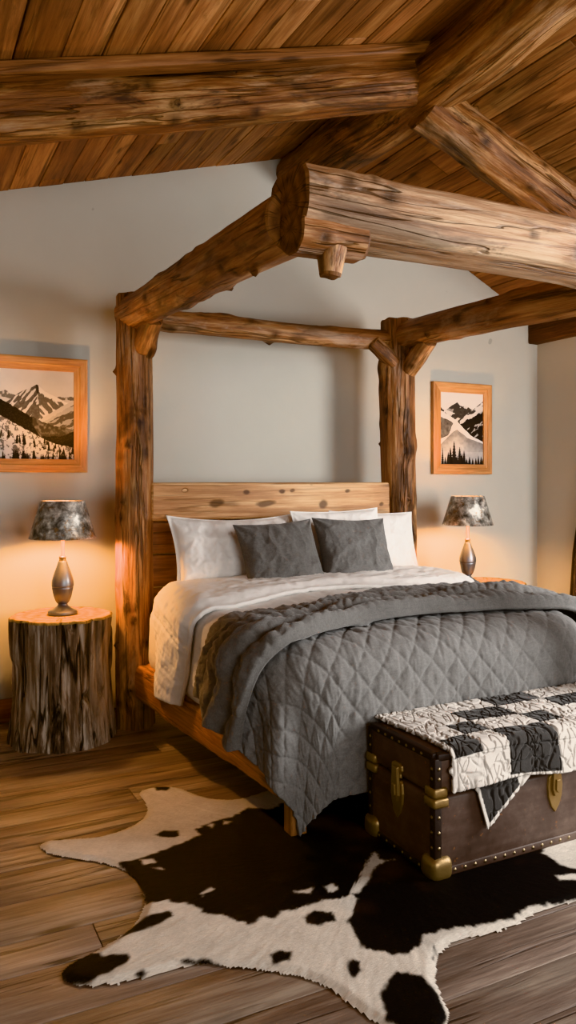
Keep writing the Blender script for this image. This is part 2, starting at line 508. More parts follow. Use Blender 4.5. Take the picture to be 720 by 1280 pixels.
# ------------------------------------------------------------------ room
WY = 4.76; XR = 4.67; XL = -2.4; YF = -2.6
RX, RZ = 2.62, 3.664; SL, SR = .289, -.485
def ceil(x): return RZ + (SL * (x - RX) if x < RX else SR * (x - RX))

# floor: boards running along X
m = MB()
y = YF; rr = random.Random(3); row = 0
while y < WY:
    w = rr.choice([.17, .19, .21, .23]); x = XL - rr.uniform(0, 2)
    while x < XR:
        ln = rr.uniform(1.6, 3.0)
        x0, x1 = max(x, XL), min(x + ln, XR)
        if x1 > x0 + .02:
            m.box((x0, y, -.03), (x1 - .002, min(y + w, WY) - .0025, 0), 0, tint=rr.uniform(-.16, .14), bev=.002)
        x += ln
    y += w
m.box((XL, YF, -.06), (XR, WY, -.032), 0, tint=-.7)
o = m.build('floor', M['floor']); tag(o, 'wide grey-brown wooden plank floor of the bedroom', 'floor', kind='structure')

def poly_prism(name, pts, axis, lo, hi, mat):
    """prism of a polygon in the plane normal to axis"""
    n = len(pts); V = []
    for d in (lo, hi):
        for (a, b) in pts:
            V.append((d, a, b) if axis == 0 else (a, d, b))
    F = [list(range(n)), list(range(2 * n - 1, n - 1, -1))] + [[i, (i + 1) % n, n + (i + 1) % n, n + i] for i in range(n)]
    o = mesh(name, V, F, mat, smooth=False)
    import bmesh
    bm = bmesh.new(); bm.from_mesh(o.data); bmesh.ops.recalc_face_normals(bm, faces=bm.faces); bm.to_mesh(o.data); bm.free()
    return o
o = poly_prism('wall_back', [(XL, -.05), (XR, -.05), (XR, ceil(XR) + .05), (RX, RZ + .05), (XL, ceil(XL) + .05)], 1, WY, WY + .12, M['wall'])
tag(o, 'pale grey plaster gable wall behind the log bed', 'wall', kind='structure')
o = poly_prism('wall_right', [(YF, -.05), (WY + .12, -.05), (WY + .12, ceil(XR) + .04), (YF, ceil(XR) + .04)], 0, XR, XR + .12, M['wall'])
tag(o, 'plain plaster side wall at the right edge, with a dark wood plate on top', 'wall', kind='structure')
o = poly_prism('wall_left', [(YF, -.05), (WY + .12, -.05), (WY + .12, ceil(XL) + .04), (YF, ceil(XL) + .04)], 0, XL - .12, XL, M['wall'])
tag(o, 'plaster side wall far left outside the picture', 'wall', kind='structure')

# ceiling boards run along Y on both slopes
m = MB(); rr = random.Random(11)
for side in (0, 1):
    d = np.array([-1, 0, -SL]) if side == 0 else np.array([1, 0, SR])
    d = d / np.linalg.norm(d)
    nrm = np.array([-d[2], 0, d[0]]);
    if nrm[2] < 0: nrm = -nrm
    tot = (RX - XL if side == 0 else XR - RX) / abs(d[0])
    s = 0.0
    while s < tot:
        w = rr.choice([.13, .15, .17, .19])
        yy = YF - rr.uniform(0, 2)
        while yy < WY:
            ln = rr.uniform(2.2, 3.6); y0, y1 = max(yy, YF), min(yy + ln, WY)
            if y1 > y0 + .02:
                s1 = min(s + w, tot) - .006
                cs = (s + s1) / 2; c = np.array([RX, 0, RZ]) + d * cs
                dz = rr.uniform(0, .004)
                R3 = Matrix(((d[0], 0, nrm[0], c[0]), (0, 1, 0, 0), (d[2], 0, nrm[2], c[2]), (0, 0, 0, 1)))
                m.box((-(s1 - s) / 2, y0, dz), ((s1 - s) / 2, y1 - .002, .025 + dz), 1, tint=rr.uniform(-.3, .18), bev=.003, M=R3)
            yy += ln
        s += w
    # dark deck behind the boards
    c = np.array([RX, 0, RZ]) + d * tot / 2
    R3 = Matrix(((d[0], 0, nrm[0], c[0]), (0, 1, 0, 0), (d[2], 0, nrm[2], c[2]), (0, 0, 0, 1)))
    m.box((-tot / 2 - .0, YF, .031), (tot / 2, WY, .06), 1, tint=-.8, M=R3)
o = m.build('ceiling', M['ceil']); tag(o, 'sloping ceiling of knotty brown boards on both sides of the ridge', 'ceiling', kind='structure')

m = MB(); m.box((XL, WY - .018, 0), (1.10, WY, .135), 0, bev=.004); m.box((3.2, WY - .018, 0), (XR, WY, .135), 0, bev=.004)
o = m.build('baseboard_back', M['base']); tag(o, 'brown wooden baseboard along the foot of the back wall', 'baseboard', kind='structure')

# roof logs
o = log('ridge_beam', (2.535, YF + .05, 3.49), (2.50, WY - .003, 3.49), .14, .175, [M['log_dark'], M['log_end']], seed=4, bend=.05, lump=.1, ridge=.06, knots=14)
tag(o, 'thick log ridge beam running to the gable peak under the ceiling', 'beam', kind='structure')
o = log('rafter_log', (2.46, 3.33, 3.455), (-2.35, 3.33, 2.10), .115, .122, [M['log_dark'], M['log_end']], seed=21, bend=.04, lump=.17, ridge=.12, knots=22, stubs=3)
tag(o, 'gnarled weathered log rafter under the left ceiling slope', 'beam', kind='structure')
o = log('rafter_log', (2.50, 3.36, 3.39), (4.665, 3.36, 2.56), .13, .13, [M['log_dark'], M['log_end']], seed=35, bend=.03, lump=.14, ridge=.10, knots=24, stubs=4, stub_len=.02)
tag(o, 'bumpy log rafter under the right ceiling slope', 'beam', kind='structure')
m = MB()
d = np.array([-1, 0, -SL]); d /= np.linalg.norm(d); c = np.array([RX, 0, RZ]) + d * 2.55
R3 = Matrix(((d[0], 0, -d[2], c[0]), (0, 1, 0, 0), (d[2], 0, d[0] * -1, c[2]), (0, 0, 0, 1)))
m.box((-2.4, 3.16, -.062), (2.4, 3.25, -.0005), 0, M=R3, rough=.006, bev=.008)
o = m.build('trim_1', M['ceil']); tag(o, 'square-edged brown batten fixed to the ceiling above the left log rafter', 'ceiling batten', kind='structure')
m = MB(); m.box((XR - .10, YF + .02, 2.50), (XR - .001, WY - .001, 2.665), 1, rough=.006, bev=.01)
o = m.build('trim_2', M['dark_plate']); tag(o, 'dark wood wall plate along the top of the right wall', 'wall plate', kind='structure')

# ------------------------------------------------------------------ bed frame
LW = [M['log'], M['log_end']]
bed = thing('canopy_bed', 'rustic four-poster log bed with square wooden headboard and heavy canopy logs', 'bed', (2.12, 3.5, 0))
log('post', (1.225, 4.37, 0), (1.218, 4.36, 2.44), .112, .10, LW, bed, seed=51, bend=.012, lump=.08, ridge=.06, knots=22, stubs=7, stub_len=.02, hewn=((-.6, .9),))
log('post', (3.035, 4.37, 0), (3.03, 4.36, 2.47), .118, .115, LW, bed, seed=52, bend=.02, lump=.09, ridge=.06, knots=22, stubs=5, stub_len=.025)
log('post', (3.06, 2.32, 0), (3.06, 2.32, 2.2), .115, .11, LW, bed, seed=53, bend=.015, knots=10)
log('back_beam', (1.30, 4.37, 2.31), (2.94, 4.37, 2.345), .062, .066, LW, bed, seed=54, bend=.02, lump=.1, knots=8, stubs=2, stub_len=.015)
log('side_beam', (1.20, 4.40, 2.345), (1.20, 2.36, 2.275), .092, .108, LW, bed, seed=55, bend=.02, lump=.08, ridge=.05, knots=16, stubs=5, stub_len=.03)
log('side_beam', (3.05, 4.40, 2.37), (3.05, 2.30, 2.30), .092, .10, LW, bed, seed=56, bend=.02, lump=.08, ridge=.04, knots=9, stubs=3, stub_len=.02)
log('front_beam', (1.165, 2.315, 2.325), (3.35, 2.315, 2.31), .112, .112, [M['log_pale'], M['log_end']], bed, seed=57, sx=1.3, sy=.98, crack=False, power=3.6, bend=.008, lump=.035, ridge=.03, knots=18,
    hewn=((PI, 1.0), (0, 1.02), (PI / 2, .97)))
cb = log('corbel', (1.16, 2.27, 2.22), (1.405, 2.27, 2.222), .083, .08, LW, bed, seed=58, power=2.2, bend=.0, lump=.05, knots=2, hewn=((PI / 2, .7),), step=.01)
log('peg', (1.295, 2.25, 2.17), (1.29, 2.25, 2.085), .048, .034, LW, cb, seed=59, power=3, bend=0, knots=0, step=.008, nth=28)
# knee braces
def brace(p0, p1, r, seed): return log('knee_brace', p0, p1, r, r * .95, LW, bed, seed=seed, power=2.8, bend=.0, lump=.06, knots=2, step=.01, nth=36)
brace((1.245, 4.31, 2.14), (1.245, 4.10, 2.28), .058, 61)
brace((3.06, 4.30, 2.13), (3.06, 4.07, 2.30), .056, 62)
brace((2.98, 4.33, 2.18), (2.82, 4.35, 2.31), .05, 63)
# headboard
hb = MB(); hb.box((1.30, 4.315, 1.165), (2.945, 4.40, 1.385), 0, rough=.004, bev=.012, seed=2)
# fine front face so the knots of the plank can be carried by the mesh
hx, hz = np.meshgrid(np.linspace(1.312, 2.933, 260), np.linspace(1.178, 1.372, 60), indexing='ij')
kv = np.zeros_like(hx)
for (kx, kz, kw, kh) in ((1.70, 1.262, .055, .026), (2.02, 1.255, .075, .020), (2.42, 1.245, .035, .034), (2.60, 1.33, .02, .012), (1.50, 1.34, .02, .014), (2.86, 1.24, .02, .015), (2.20, 1.335, .018, .012)):
    wob = 1 + .35 * fbm(st(hx * 22, hz * 22, kx), 5, 3)
    kv = np.maximum(kv, sstep(1.15, .6, np.hypot((hx - kx) / kw, (hz - kz - .12 * (hx - kx)) / kh) / wob))
hb.add(st(hx, 4.3115 + .0012 * fbm(st(hx * 2, hz * 30, 0), 6, 3) + .003 * kv, hz), [f[::-1] for f in gridF(260, 60)], st(hz + 3, 0 * hz, hx))
head = hb.build('headboard', M['head'], bed)
at = head.data.attributes.new('knot', 'FLOAT', 'POINT')
at.data.foreach_set('value', np.concatenate([np.zeros(len(head.data.vertices) - kv.size), kv.reshape(-1) * .9]).astype(np.float32))
hb = MB()
for k, (z0, z1) in enumerate(((.975, 1.16), (.785, .97), (.59, .78), (.30, .585))):
    hb.box((1.30, 4.345, z0), (2.945, 4.39, z1), 0, rough=.003, bev=.008, tint=-.1 + .07 * k, seed=k)
hb.build('lower_panel', M['head_low'], head)
# side rails: live-edge planks
def live_rail(x0, x1, y0, y1, za0, za1, zb0, zb1, thick, seed, name='side_rail'):
    nl, nc = 90, 40
    t = np.linspace(0, 1, nl)[:, None]; ph = np.linspace(0, 2 * PI, nc, endpoint=False)[None, :]
    zc = ((za0 + za1) * (1 - t) + (zb0 + zb1) * t) / 2; hz = ((za1 - za0) * (1 - t) + (zb1 - zb0) * t) / 2
    c, s = np.cos(ph), np.sin(ph)
    sup = (np.abs(c) ** 5 + np.abs(s) ** 5) ** (-1 / 5.)
    yy = y0 + (y1 - y0) * t + 0 * ph
    w = 1 + .10 * fbm(st(c * 1.2 + seed, s * 1.2, t * 6), seed, 4)
    wz = 1 + .20 * fbm(st(t * 5 + 0 * c, seed + s * .3, 0 * c), seed + 5, 3) + .05 * vnoise(st(c * 4, s * 4, t * 40), seed)
    X = x0 + (x1 - x0) * t + thick * c * sup * w
    Z = zc + hz * s * sup * wz
    P = st(X, yy, Z); G = st(thick * c * sup + seed, hz * s * sup, yy + seed)
    m = MB(); F = gridF(nl, nc, cv=True)
    m.add(P, F, G)
    m.add(P[0], [list(range(nc))], G[0], smooth=False); m.add(P[-1], [list(range(nc))[::-1]], G[-1], smooth=False)
    o = m.build(name, M['rail'], bed)
    import bmesh
    bm = bmesh.new(); bm.from_mesh(o.data); bmesh.ops.recalc_face_normals(bm, faces=bm.faces); bm.to_mesh(o.data); bm.free()
    return o
live_rail(1.245, 1.375, 4.30, 2.735, .165, .375, .155, .30, .055, 71)
live_rail(3.03, 3.03, 4.30, 2.735, .16, .33, .16, .30, .05, 72)
m = MB(); m.box((1.42, 2.73, .19), (3.0, 2.79, .29), 0, rough=.006, bev=.01); m.build('foot_rail', M['rail'], bed)
m = MB()
for k in range(8): m.box((1.40, 2.80 + k * .185, .27), (2.99, 2.92 + k * .185, .298), 0, bev=.004, tint=-.1)
m.build('slat_deck', M['head_low'], bed)
for (x, y) in ((1.41, 2.735), (2.98, 2.735)):
    m = MB(); m.box((x - .035, y - .035, 0), (x + .035, y + .035, .20), 2, rough=.003, bev=.008); m.build('leg', M['rail'], bed)

# ------------------------------------------------------------------ bedding
def ztop(b): return .715 + .085 * sstep(2.75, 3.9, b)

def drape(a, b, xl, xr, yf, r, lift=0., flare=.03, yb=9., ztf=ztop, z0=None, folds=None, crown=.02, Rc=0.):
    r2 = r + Rc
    cx = np.clip(a, xl + r2, xr - r2); cy = np.clip(b, yf + r2, yb)
    ex, ey = a - cx, b - cy
    L = np.hypot(ex, ey); n0 = np.where(L > 1e-6, L, 1)
    nx, ny = ex / n0, ey / n0
    k = np.minimum(L, Rc); cx = cx + nx * k; cy = cy + ny * k; L = np.maximum(L - Rc, 0)
    arc = r * PI / 2
    ph = np.minimum(L / r, PI / 2)
    over = np.maximum(L - arc, 0)
    hor = r * np.sin(ph) + flare * over; drop = r * (1 - np.cos(ph)) + over * math.sqrt(1 - flare ** 2)
    if folds is not None: hor = hor + folds(cx, cy, nx, ny, over)
    zt = ztf(cy) + crown * np.cos((cx - (xl + xr) / 2) / (xr - xl) * PI) + lift
    P = st(cx + nx * hor, cy + ny * hor, zt - drop)
    N = st(nx * np.sin(ph), ny * np.sin(ph), np.cos(ph))
    return P, N

def cloth(name, P, N, H, mat, parent=None, cols=None, thick=.012, extra=None):
    nu, nv = P.shape[:2]
    V = P + N * H[..., None]
    o = mesh(name, V, gridF(nu, nv), mat, parent, cols=cols)
    import bmesh
    md = o.modifiers.new('thick', 'SOLIDIFY'); md.thickness = thick; md.offset = -1
    # face up check
    me = o.data
    up = sum(p.normal.z * p.area for p in me.polygons)
    if up < 0: me.flip_normals()
    return o

# mattress
def rounded_slab(name, lo, hi, r, mat, seed, amp, parent=None, res=.03):
    lo = np.array(lo, float); hi = np.array(hi, float); c = (lo + hi) / 2; h = (hi - lo) / 2
    V = []; F = []; off = 0
    for ax in range(3):
        a1, a2 = (ax + 1) % 3, (ax + 2) % 3
        n1, n2 = max(6, int(2 * h[a1] / res)), max(6, int(2 * h[a2] / res))
        u, v = np.meshgrid(np.linspace(-1, 1, n1), np.linspace(-1, 1, n2), indexing='ij')
        for sgn in (-1, 1):
            P = np.zeros((n1, n2, 3)); P[..., ax] = sgn * h[ax]; P[..., a1] = u * h[a1]; P[..., a2] = v * h[a2]
            q = np.clip(P, -(h - r), h - r); d = P - q; ln = np.linalg.norm(d, axis=-1, keepdims=True)
            P = q + d / np.maximum(ln, 1e-9) * r
            f = gridF(n1, n2, off=off)
            F += f if sgn > 0 else [x[::-1] for x in f]
            V.append((P + c).reshape(-1, 3)); off += n1 * n2
    V = np.concatenate(V)
    V = V + amp * np.stack([fbm(V * 5, seed + k, 3) for k in range(3)], -1)
    o = mesh(name, V, F, mat, parent)
    import bmesh
    bm = bmesh.new(); bm.from_mesh(o.data); bmesh.ops.remove_doubles(bm, verts=bm.verts, dist=.0015); bm.to_mesh(o.data); bm.free()
    return o
o = rounded_slab('mattress', (1.255, 2.86, .30), (3.0, 4.30, .72), .11, M['sheet'], 3, .008)
tag(o, 'white-sheeted mattress lying on the log bed', 'mattress')

def lin(a, b, n): return np.linspace(a, b, n)

# white duvet (lower layer) with a turned-back fold
A, B = np.meshgrid(lin(1.235 - .27, 3.0 + .36, 260), lin(3.0, 3.98, 150), indexing='ij')
Bw = B
def f1(cx, cy, nx, ny, over): return .012 * sstep(0, .2, over) * np.sin(cy * 26 + 1.2 * np.sin(cy * 9))
Aa = np.where(A < 1.3, 1.3 - (1.3 - A) * (1 + .10 * fbm(st(B * 3, 0, 0), 8, 2)), A)
P, N = drape(Aa, Bw, 1.258, 3.02, 2.0, .11, lift=.012, folds=f1, flare=0.)
H = .010 * fbm(st(A * 5, B * 3, 0), 5, 4) + .006 * (.4 - np.abs(fbm(st(A * 14 + B * 3, B * 6 - A * 2, 3), 6, 4))) + .003 * fbm(st(A * 40, B * 14, 3), 6, 3)
dv = cloth('duvet', P, N, H, M['white'], thick=.02)
tag(dv, 'white linen duvet turned back over the head half of the bed', 'duvet')
A, B = np.meshgrid(lin(1.21 - .485, 3.0 + .4, 300), lin(0, 1, 90), indexing='ij')
# front (foot-side) edge of the fold wanders; the left drop is narrow
hangf = np.clip((1.25 - A) / .5, 0, 1)
yf_ = 3.42 + .12 * sstep(1.3, 2.2, A) + .06 * np.sin(A * 4.1) * sstep(1.25, 1.6, A) + .16 * hangf
yb_ = 4.0 - .04 * hangf + .02 * np.sin(A * 7)
Bb = yf_ + (yb_ - yf_) * B
Aa = np.where(A < 1.25, 1.25 - (1.25 - A) * (.93 + .10 * B ** 2), A)
def f2(cx, cy, nx, ny, over): return .016 * sstep(0, .25, over) * np.sin(cy * 17 + .6) + .02 * sstep(.1, .4, over)
P, N = drape(Aa, Bb, 1.222, 3.045, 2.0, .12, lift=.036, folds=f2, flare=0.)
edge = np.minimum(B, 1 - B)
puff = .022 * sstep(0, .14, edge)
rk = np.abs(fbm(st(A * 2 + B * 1.0 + 2 * hangf * Bb, Bb * (9 + 5 * hangf) - A * 2 * (1 - hangf), 2), 14, 4))
rk2 = np.abs(fbm(st(A * 10 + Bb * 9, Bb * 18 - A * 6, 7), 16, 4))
H = puff + .018 * (.5 - rk) * sstep(0, .2, edge) * (1 - .5 * hangf) + .008 * (.4 - rk2) * sstep(0, .12, edge) + .005 * fbm(st(A * 30, Bb * 30, 1), 15, 3)
ff = cloth('turned_back_fold', P, N, H, M['white'], dv, thick=.022)

# grey quilt over the foot
def diamonds(a, b, p=.125, A0=.011):
    u = (a * 1.0 + b * .82) / p; v = (a * 1.0 - b * .82) / p
    s = np.minimum(np.abs(np.sin(PI * u)), np.abs(np.sin(PI * v)))
    return A0 * (np.clip(s, 0, 1) ** .42)
A, B = np.meshgrid(lin(0, 1, 470), lin(2.095, 3.30, 240), indexing='ij')
amin = .885 + .19 * sstep(2.72, 2.10, B)
A = amin + (3.42 - amin) * A
Aj = A + .012 * fbm(st(A * 3, B * 3, 1), 31, 2); Bj = B + .012 * fbm(st(A * 3, B * 3, 5), 32, 2)
def f3(cx, cy, nx, ny, over):
    ang = np.arctan2(-ny, -nx)
    corner = np.exp(-((ang - PI / 4) / .5) ** 2) * (cx < 2.2)
    return (.018 * np.sin(cx * 11) * np.abs(ny) + .012 * np.sin(cy * 13) * np.abs(nx)) * sstep(0, .3, over) + \
        corner * (.03 * np.sin(ang * 9.5 + .5) * sstep(0, .2, over)) + corner * .02 * sstep(.1, .5, over)
P, N = drape(Aj, Bj, 1.245, 3.05, 2.637, .15, lift=.03, folds=f3, flare=.02, Rc=.16)
H = diamonds(A, B) + .007 * fbm(st(A * 8, B * 8, 0), 33, 3) + .0055 * fbm(st(A * 38, B * 12, 0), 34, 4) + .003 * (.4 - np.abs(vnoise(st(A * 60, B * 22, 4), 36)))
q = cloth('quilt', P, N, H, M['grey'], thick=.014)
tag(q, 'grey diamond-stitched quilt hanging over the foot of the bed', 'quilt')

# grey plush throw, bunched in folds across the bed
ka = np.array([.74, .90, 1.10, 1.25, 1.40, 1.80, 2.20, 2.60, 3.00, 3.20, 3.45])
hi = np.array([3.34, 3.34, 3.24, 3.10, 3.02, 3.20, 3.31, 3.33, 3.16, 3.10, 3.08])
lo = np.array([2.80, 2.78, 2.72, 2.69, 2.70, 2.84, 2.86, 2.83, 2.76, 2.74, 2.74])
A, T = np.meshgrid(lin(.86, 3.42, 420), lin(0, 1, 110), indexing='ij')
from numpy import interp
def smooth_interp(x, xs, ys):
    f = interp(x, xs, ys)
    for d in (-.08, -.04, .04, .08): f = f + interp(x + d, xs, ys)
    return f / 5
HI = smooth_interp(A, ka, hi); LO = smooth_interp(A, ka, lo)
Bb = LO + (HI - LO) * T
hang = np.clip((1.25 - A) / .45, 0, 1)
Aa = np.where(A < 1.25, 1.25 - (1.25 - A) * (1.02 - .16 * T + .05 * np.sin(T * 14)), A)
def f4(cx, cy, nx, ny, over): return .005 * sstep(0, .2, over)
P, N = drape(Aa, Bb, 1.225, 3.07, 2.58, .15, lift=.06, folds=f4, flare=.02, Rc=.12)
ph = T + .12 * fbm(st(A * 2.4, T * 1.2, 0), 41, 3) + .03 * hang * np.sin(A * 20)
def lobe(x, c, w): return np.clip(1 - ((x - c) / w) ** 2, 0, 1) ** .5
wv = .8 + .45 * fbm(st(A * 2.6, T * 2, 4), 43, 2)
roll = np.maximum.reduce([.06 * lobe(ph, .11, .13), .08 * lobe(ph, .36, .14), .05 * lobe(ph, .66, .13), .03 * lobe(ph, .88, .14)]) * wv
# stitched channels run across the folds
chan = .009 * np.abs(np.sin(PI * (A + .05 * fbm(st(A * 5, T * 5, 0), 46, 3)) / .050)) ** .6 * (1 - hang) * (.55 + .6 * sstep(-.3, .4, fbm(st(A * 4, T * 4, 2), 47, 2)))
chan2 = .006 * np.abs(np.sin(PI * (A + .05 * T) / .10)) ** .5 * hang
H = roll + chan + chan2 + .024 * fbm(st(A * 5, Bb * 9, 1), 44, 4) + .010 * fbm(st(A * 26, Bb * 26, 0), 45, 4)
edge = np.minimum(T, 1 - T)
H = H * sstep(0, .04, edge) + .002
t = cloth('throw_blanket', P, N, H, M['throw'], thick=.02)
tag(t, 'dark grey plush throw bunched in folds across the middle of the bed', 'blanket')

# pillows
def cushion(name, w, h, t, Mx, mat, label, seed, flange=0., pinch=.07, group=None, cat='pillow', slump=.0):
    n = 110
    u, v = np.meshgrid(np.linspace(-1, 1, n), np.linspace(-1, 1, n), indexing='ij')
    uu = np.sign(u) * np.abs(u) ** .9; vv = np.sign(v) * np.abs(v) ** .9
    k = 1 - flange
    fu = np.clip(1 - (np.abs(uu) / k) ** 2.4, 0, 1); fv = np.clip(1 - (np.abs(vv) / k) ** 2.4, 0, 1)
    th = t / 2 * (fu * fv) ** .55
    sx = 1 - pinch * (1 - vv ** 2) * np.abs(uu) ** 3; sy = 1 - pinch * (1 - uu ** 2) * np.abs(vv) ** 3
    X = w / 2 * uu * sx; Y = h / 2 * vv * sy
    # sag: belly toward the bottom
    th = th * (1 - .22 * vv)
    wr = fbm(st(X * 7, Y * 7, seed), seed, 4)
    # corner radiating creases
    cr = 0
    for (a, b) in ((-1, -1), (1, -1), (-1, 1), (1, 1)):
        ang = np.arctan2(Y - b * h / 2, X - a * w / 2); rr_ = np.hypot(X - a * w / 2, Y - b * h / 2)
        cr = cr + np.exp(-rr_ / .12) * np.sin(ang * 9 + seed)
    amp = (fu * fv) ** .3
    Zf = th + amp * (.020 * wr + .016 * cr + .030 * (.35 - np.abs(fbm(st(X * 9 + Y * 4, Y * 7 - X * 5, seed + 2), seed + 3, 4)))) + .002
    Zb = -th * .8 - .002
    dy = slump * (1 - np.abs(uu) ** 2) * np.maximum(vv, 0)
    Yf = Y - dy
    V = np.concatenate([st(X, Yf, Zf).reshape(-1, 3), st(X, Yf, Zb).reshape(-1, 3)])
    F = gridF(n, n) + [f[::-1] for f in gridF(n, n, off=n * n)]
    bd = [i * n for i in range(n)] + [(n - 1) * n + j for j in range(1, n)] + [i * n + n - 1 for i in range(n - 2, -1, -1)] + [j for j in range(n - 2, 0, -1)]
    for i in range(len(bd)):
        a, b = bd[i], bd[(i + 1) % len(bd)]
        F.append([b, a, a + n * n, b + n * n])
    V = V @ np.array(Mx.to_3x3()).T + np.array(Mx.translation)
    o = mesh(name, V, F, mat)
    import bmesh
    bm = bmesh.new(); bm.from_mesh(o.data); bmesh.ops.recalc_face_normals(bm, faces=bm.faces); bm.to_mesh(o.data); bm.free()
    tag(o, label, cat, group)
    return o
def pose(x, y, z, tilt, yaw=0., roll=0.):
    """x,y,z = middle of the bottom edge on the bed; tilt back from vertical"""
    return Matrix.Translation((x, y, z)) @ Euler((0, 0, yaw)).to_matrix().to_4x4() @ Euler((PI / 2 - tilt, 0, 0)).to_matrix().to_4x4() @ Euler((0, 0, roll)).to_matrix().to_4x4()
def stand(w, h, x, y, z, tilt, yaw=0., roll=0.):
    return pose(x, y, z, tilt, yaw, roll) @ Matrix.Translation((0, h / 2, 0))
cushion('pillow', .80, .45, .20, stand(.8, .45, 1.745, 4.02, .785, .40, .03, -.01), M['white'], 'big white pillow at the left, behind the left grey cushion', 5, flange=.05, slump=.02)
cushion('pillow', .62, .46, .15, stand(.62, .46, 2.41, 3.99, .785, .32, .0, .02), M['white'], 'white pillow directly behind the right grey cushion, its top edge showing', 6, flange=.04)
cushion('pillow', .60, .44, .12, stand(.6, .44, 2.71, 4.10, .785, .34, -.08, -.03), M['white'], 'white pillow standing furthest right beside the right log post', 7, flange=.04)
cushion('throw_cushion', .49, .42, .18, stand(.49, .42, 1.92, 3.79, .785, .44, .0, .05), M['cushion'], 'square charcoal cushion on the left, leaning on the big white pillow', 8, pinch=.09, cat='cushion')
cushion('throw_cushion', .48, .43, .18, stand(.48, .43, 2.385, 3.80, .785, .44, -.04, -.03), M['cushion'], 'square charcoal cushion on the right, overlapping the left one', 9, pinch=.09, cat='cushion')

# ------------------------------------------------------------------ tree-stump tables
def stump(name, cx, cy, h, r, seed, label, rim=True):
    t = thing(name, label, 'side table', (cx, cy, 0), 'tree trunk bedside tables')
    nth, nz = 220, 90
    th = np.linspace(0, 2 * PI, nth, endpoint=False)[:, None]; z = np.linspace(0, 1, nz)[None, :]
    c, s = np.cos(th), np.sin(th)
    R = r * (1 + .09 * (1 - z) ** 2.5 - .05 * np.sin(z * PI) + .0 * th)
    R = R * (1 + .045 * fbm(st(c * 1.4 + seed, s * 1.4, z * 1.2), seed, 3) + 0.0)
    fl = fbm(st(c * 5 + seed, s * 5, z * 1.3), seed + 3, 4)
    fl2 = fbm(st(c * 13 + seed, s * 13, z * 2.2), seed + 4, 3)
    gro = np.exp(-(vnoise(st(c * 4 + seed, s * 4, z * 1.4), seed + 6) / .09) ** 2)
    R = R + r * (.085 * fl + .05 * fl2 - .10 * gro * sstep(-.3, .2, fl)) + r * .07 * np.exp(-((np.angle(np.exp(1j * (th - 3.3)))) / .35) ** 2) * sstep(.62, .72, z)
    P = st(R * c, R * s, z * h + 0 * c)
    G = st(R * c + seed, R * s, z * h + 0 * c)
    m = MB(); m.add(P, gridF(nth, nz, cu=True), G)
    m.add(P[:, 0], [list(range(nth))[::-1]], G[:, 0])
    body = m.build('trunk_body', M['bark'], t, local=True)
    k = .8 * gro * sstep(-.2, .3, fl) + 0 * z
    k = np.maximum(k, .9 * np.exp(-(((np.angle(np.exp(1j * (th + .35)))) * r / .045) ** 2 + ((z * h - .44) / .05) ** 2)))
    at = body.data.attributes.new('knot', 'FLOAT', 'POINT'); at.data.foreach_set('value', np.concatenate([k.reshape(-1), k[:, 0]]).astype(np.float32))
    rings = [P[:, -1] * np.array([f, f, 0]) + np.array([0, 0, h + dz]) for f, dz in ((1.0, -.002), (1.0, .006), (.985, .012), (.7, .012), (.4, .012), (.1, .012))]
    PP = np.stack(rings, 1)
    m = MB(); m.add(PP, gridF(nth, 6, cu=True) + [[i * 6 + 5 for i in range(nth)]], PP, smooth=False)
    m.build('cut_top', M['cut'], t, local=True)
    return t
stump('stump_table', .815, 4.36, .655, .262, 5, 'weathered grey tree stump table left of the bed, under the left lamp')
stump('stump_table', 3.80, 4.36, .655, .27, 9, 'tree stump table right of the bed, only its pale cut top showing')

# ------------------------------------------------------------------ lamps
def lathe(name, prof, mat, parent, n=64, noise=0., smooth=True):
    prof = np.array(prof, float)
    th = np.linspace(0, 2 * PI, n, endpoint=False)[:, None]
    r = prof[None, :, 0]; z = prof[None, :, 1]
    P = st(r * np.cos(th), r * np.sin(th), z + 0 * th)
    F = gridF(n, len(prof), cu=True)
    return mesh(name, P, F, mat, parent, smooth=smooth, local=True)
def resample(prof, k=6):
    prof = np.array(prof, float); out = []
    for i in range(len(prof) - 1):
        p0 = prof[max(i - 1, 0)]; p1 = prof[i]; p2 = prof[i + 1]; p3 = prof[min(i + 2, len(prof) - 1)]
        for t in np.linspace(0, 1, k, endpoint=False):
            out.append(.5 * ((2 * p1) + (-p0 + p2) * t + (2 * p0 - 5 * p1 + 4 * p2 - p3) * t * t + (-p0 + 3 * p1 - 3 * p2 + p3) * t ** 3))
    out.append(prof[-1]); return np.array(out)
lamp = thing('table_lamp', 'lit pewter table lamp with mottled metal shade on the left stump', 'lamp', (.815, 4.36, .667), 'pewter bedside lamps')
lathe('base', np.concatenate([[(0.0005, 0)], [(.076, 0), (.079, .006), (.078, .018)], resample([(.076, .02), (.05, .034), (.030, .046), (.024, .058)], 4)]), M['pewter'], lamp)
body = lathe('body', np.concatenate([resample([(.023, .056), (.036, .07), (.048, .10), (.0565, .14)], 5), [(.0585, .146), (.055, .149), (.055, .151), (.0595, .154)],
      resample([(.060, .158), (.058, .185), (.046, .225), (.031, .265), (.024, .288)], 5), [(.022, .290), (.0005, .291)]]), M['pewter'], lamp)
lathe('neck', [(.018, .288), (.020, .292), (.018, .298), (.018, .305), (.020, .307), (.019, .316), (.0005, .317)], M['brass'], lamp, 32)
sk = lathe('candle_socket', [(.009, .315), (.009, .40), (.013, .405), (.013, .44), (.0005, .441)], M['candle'], lamp, 24)
lathe('bulb', resample([(.010, .44), (.022, .465), (.028, .49), (.02, .515), (.0005, .525)], 5), M['bulb'], sk, 24)
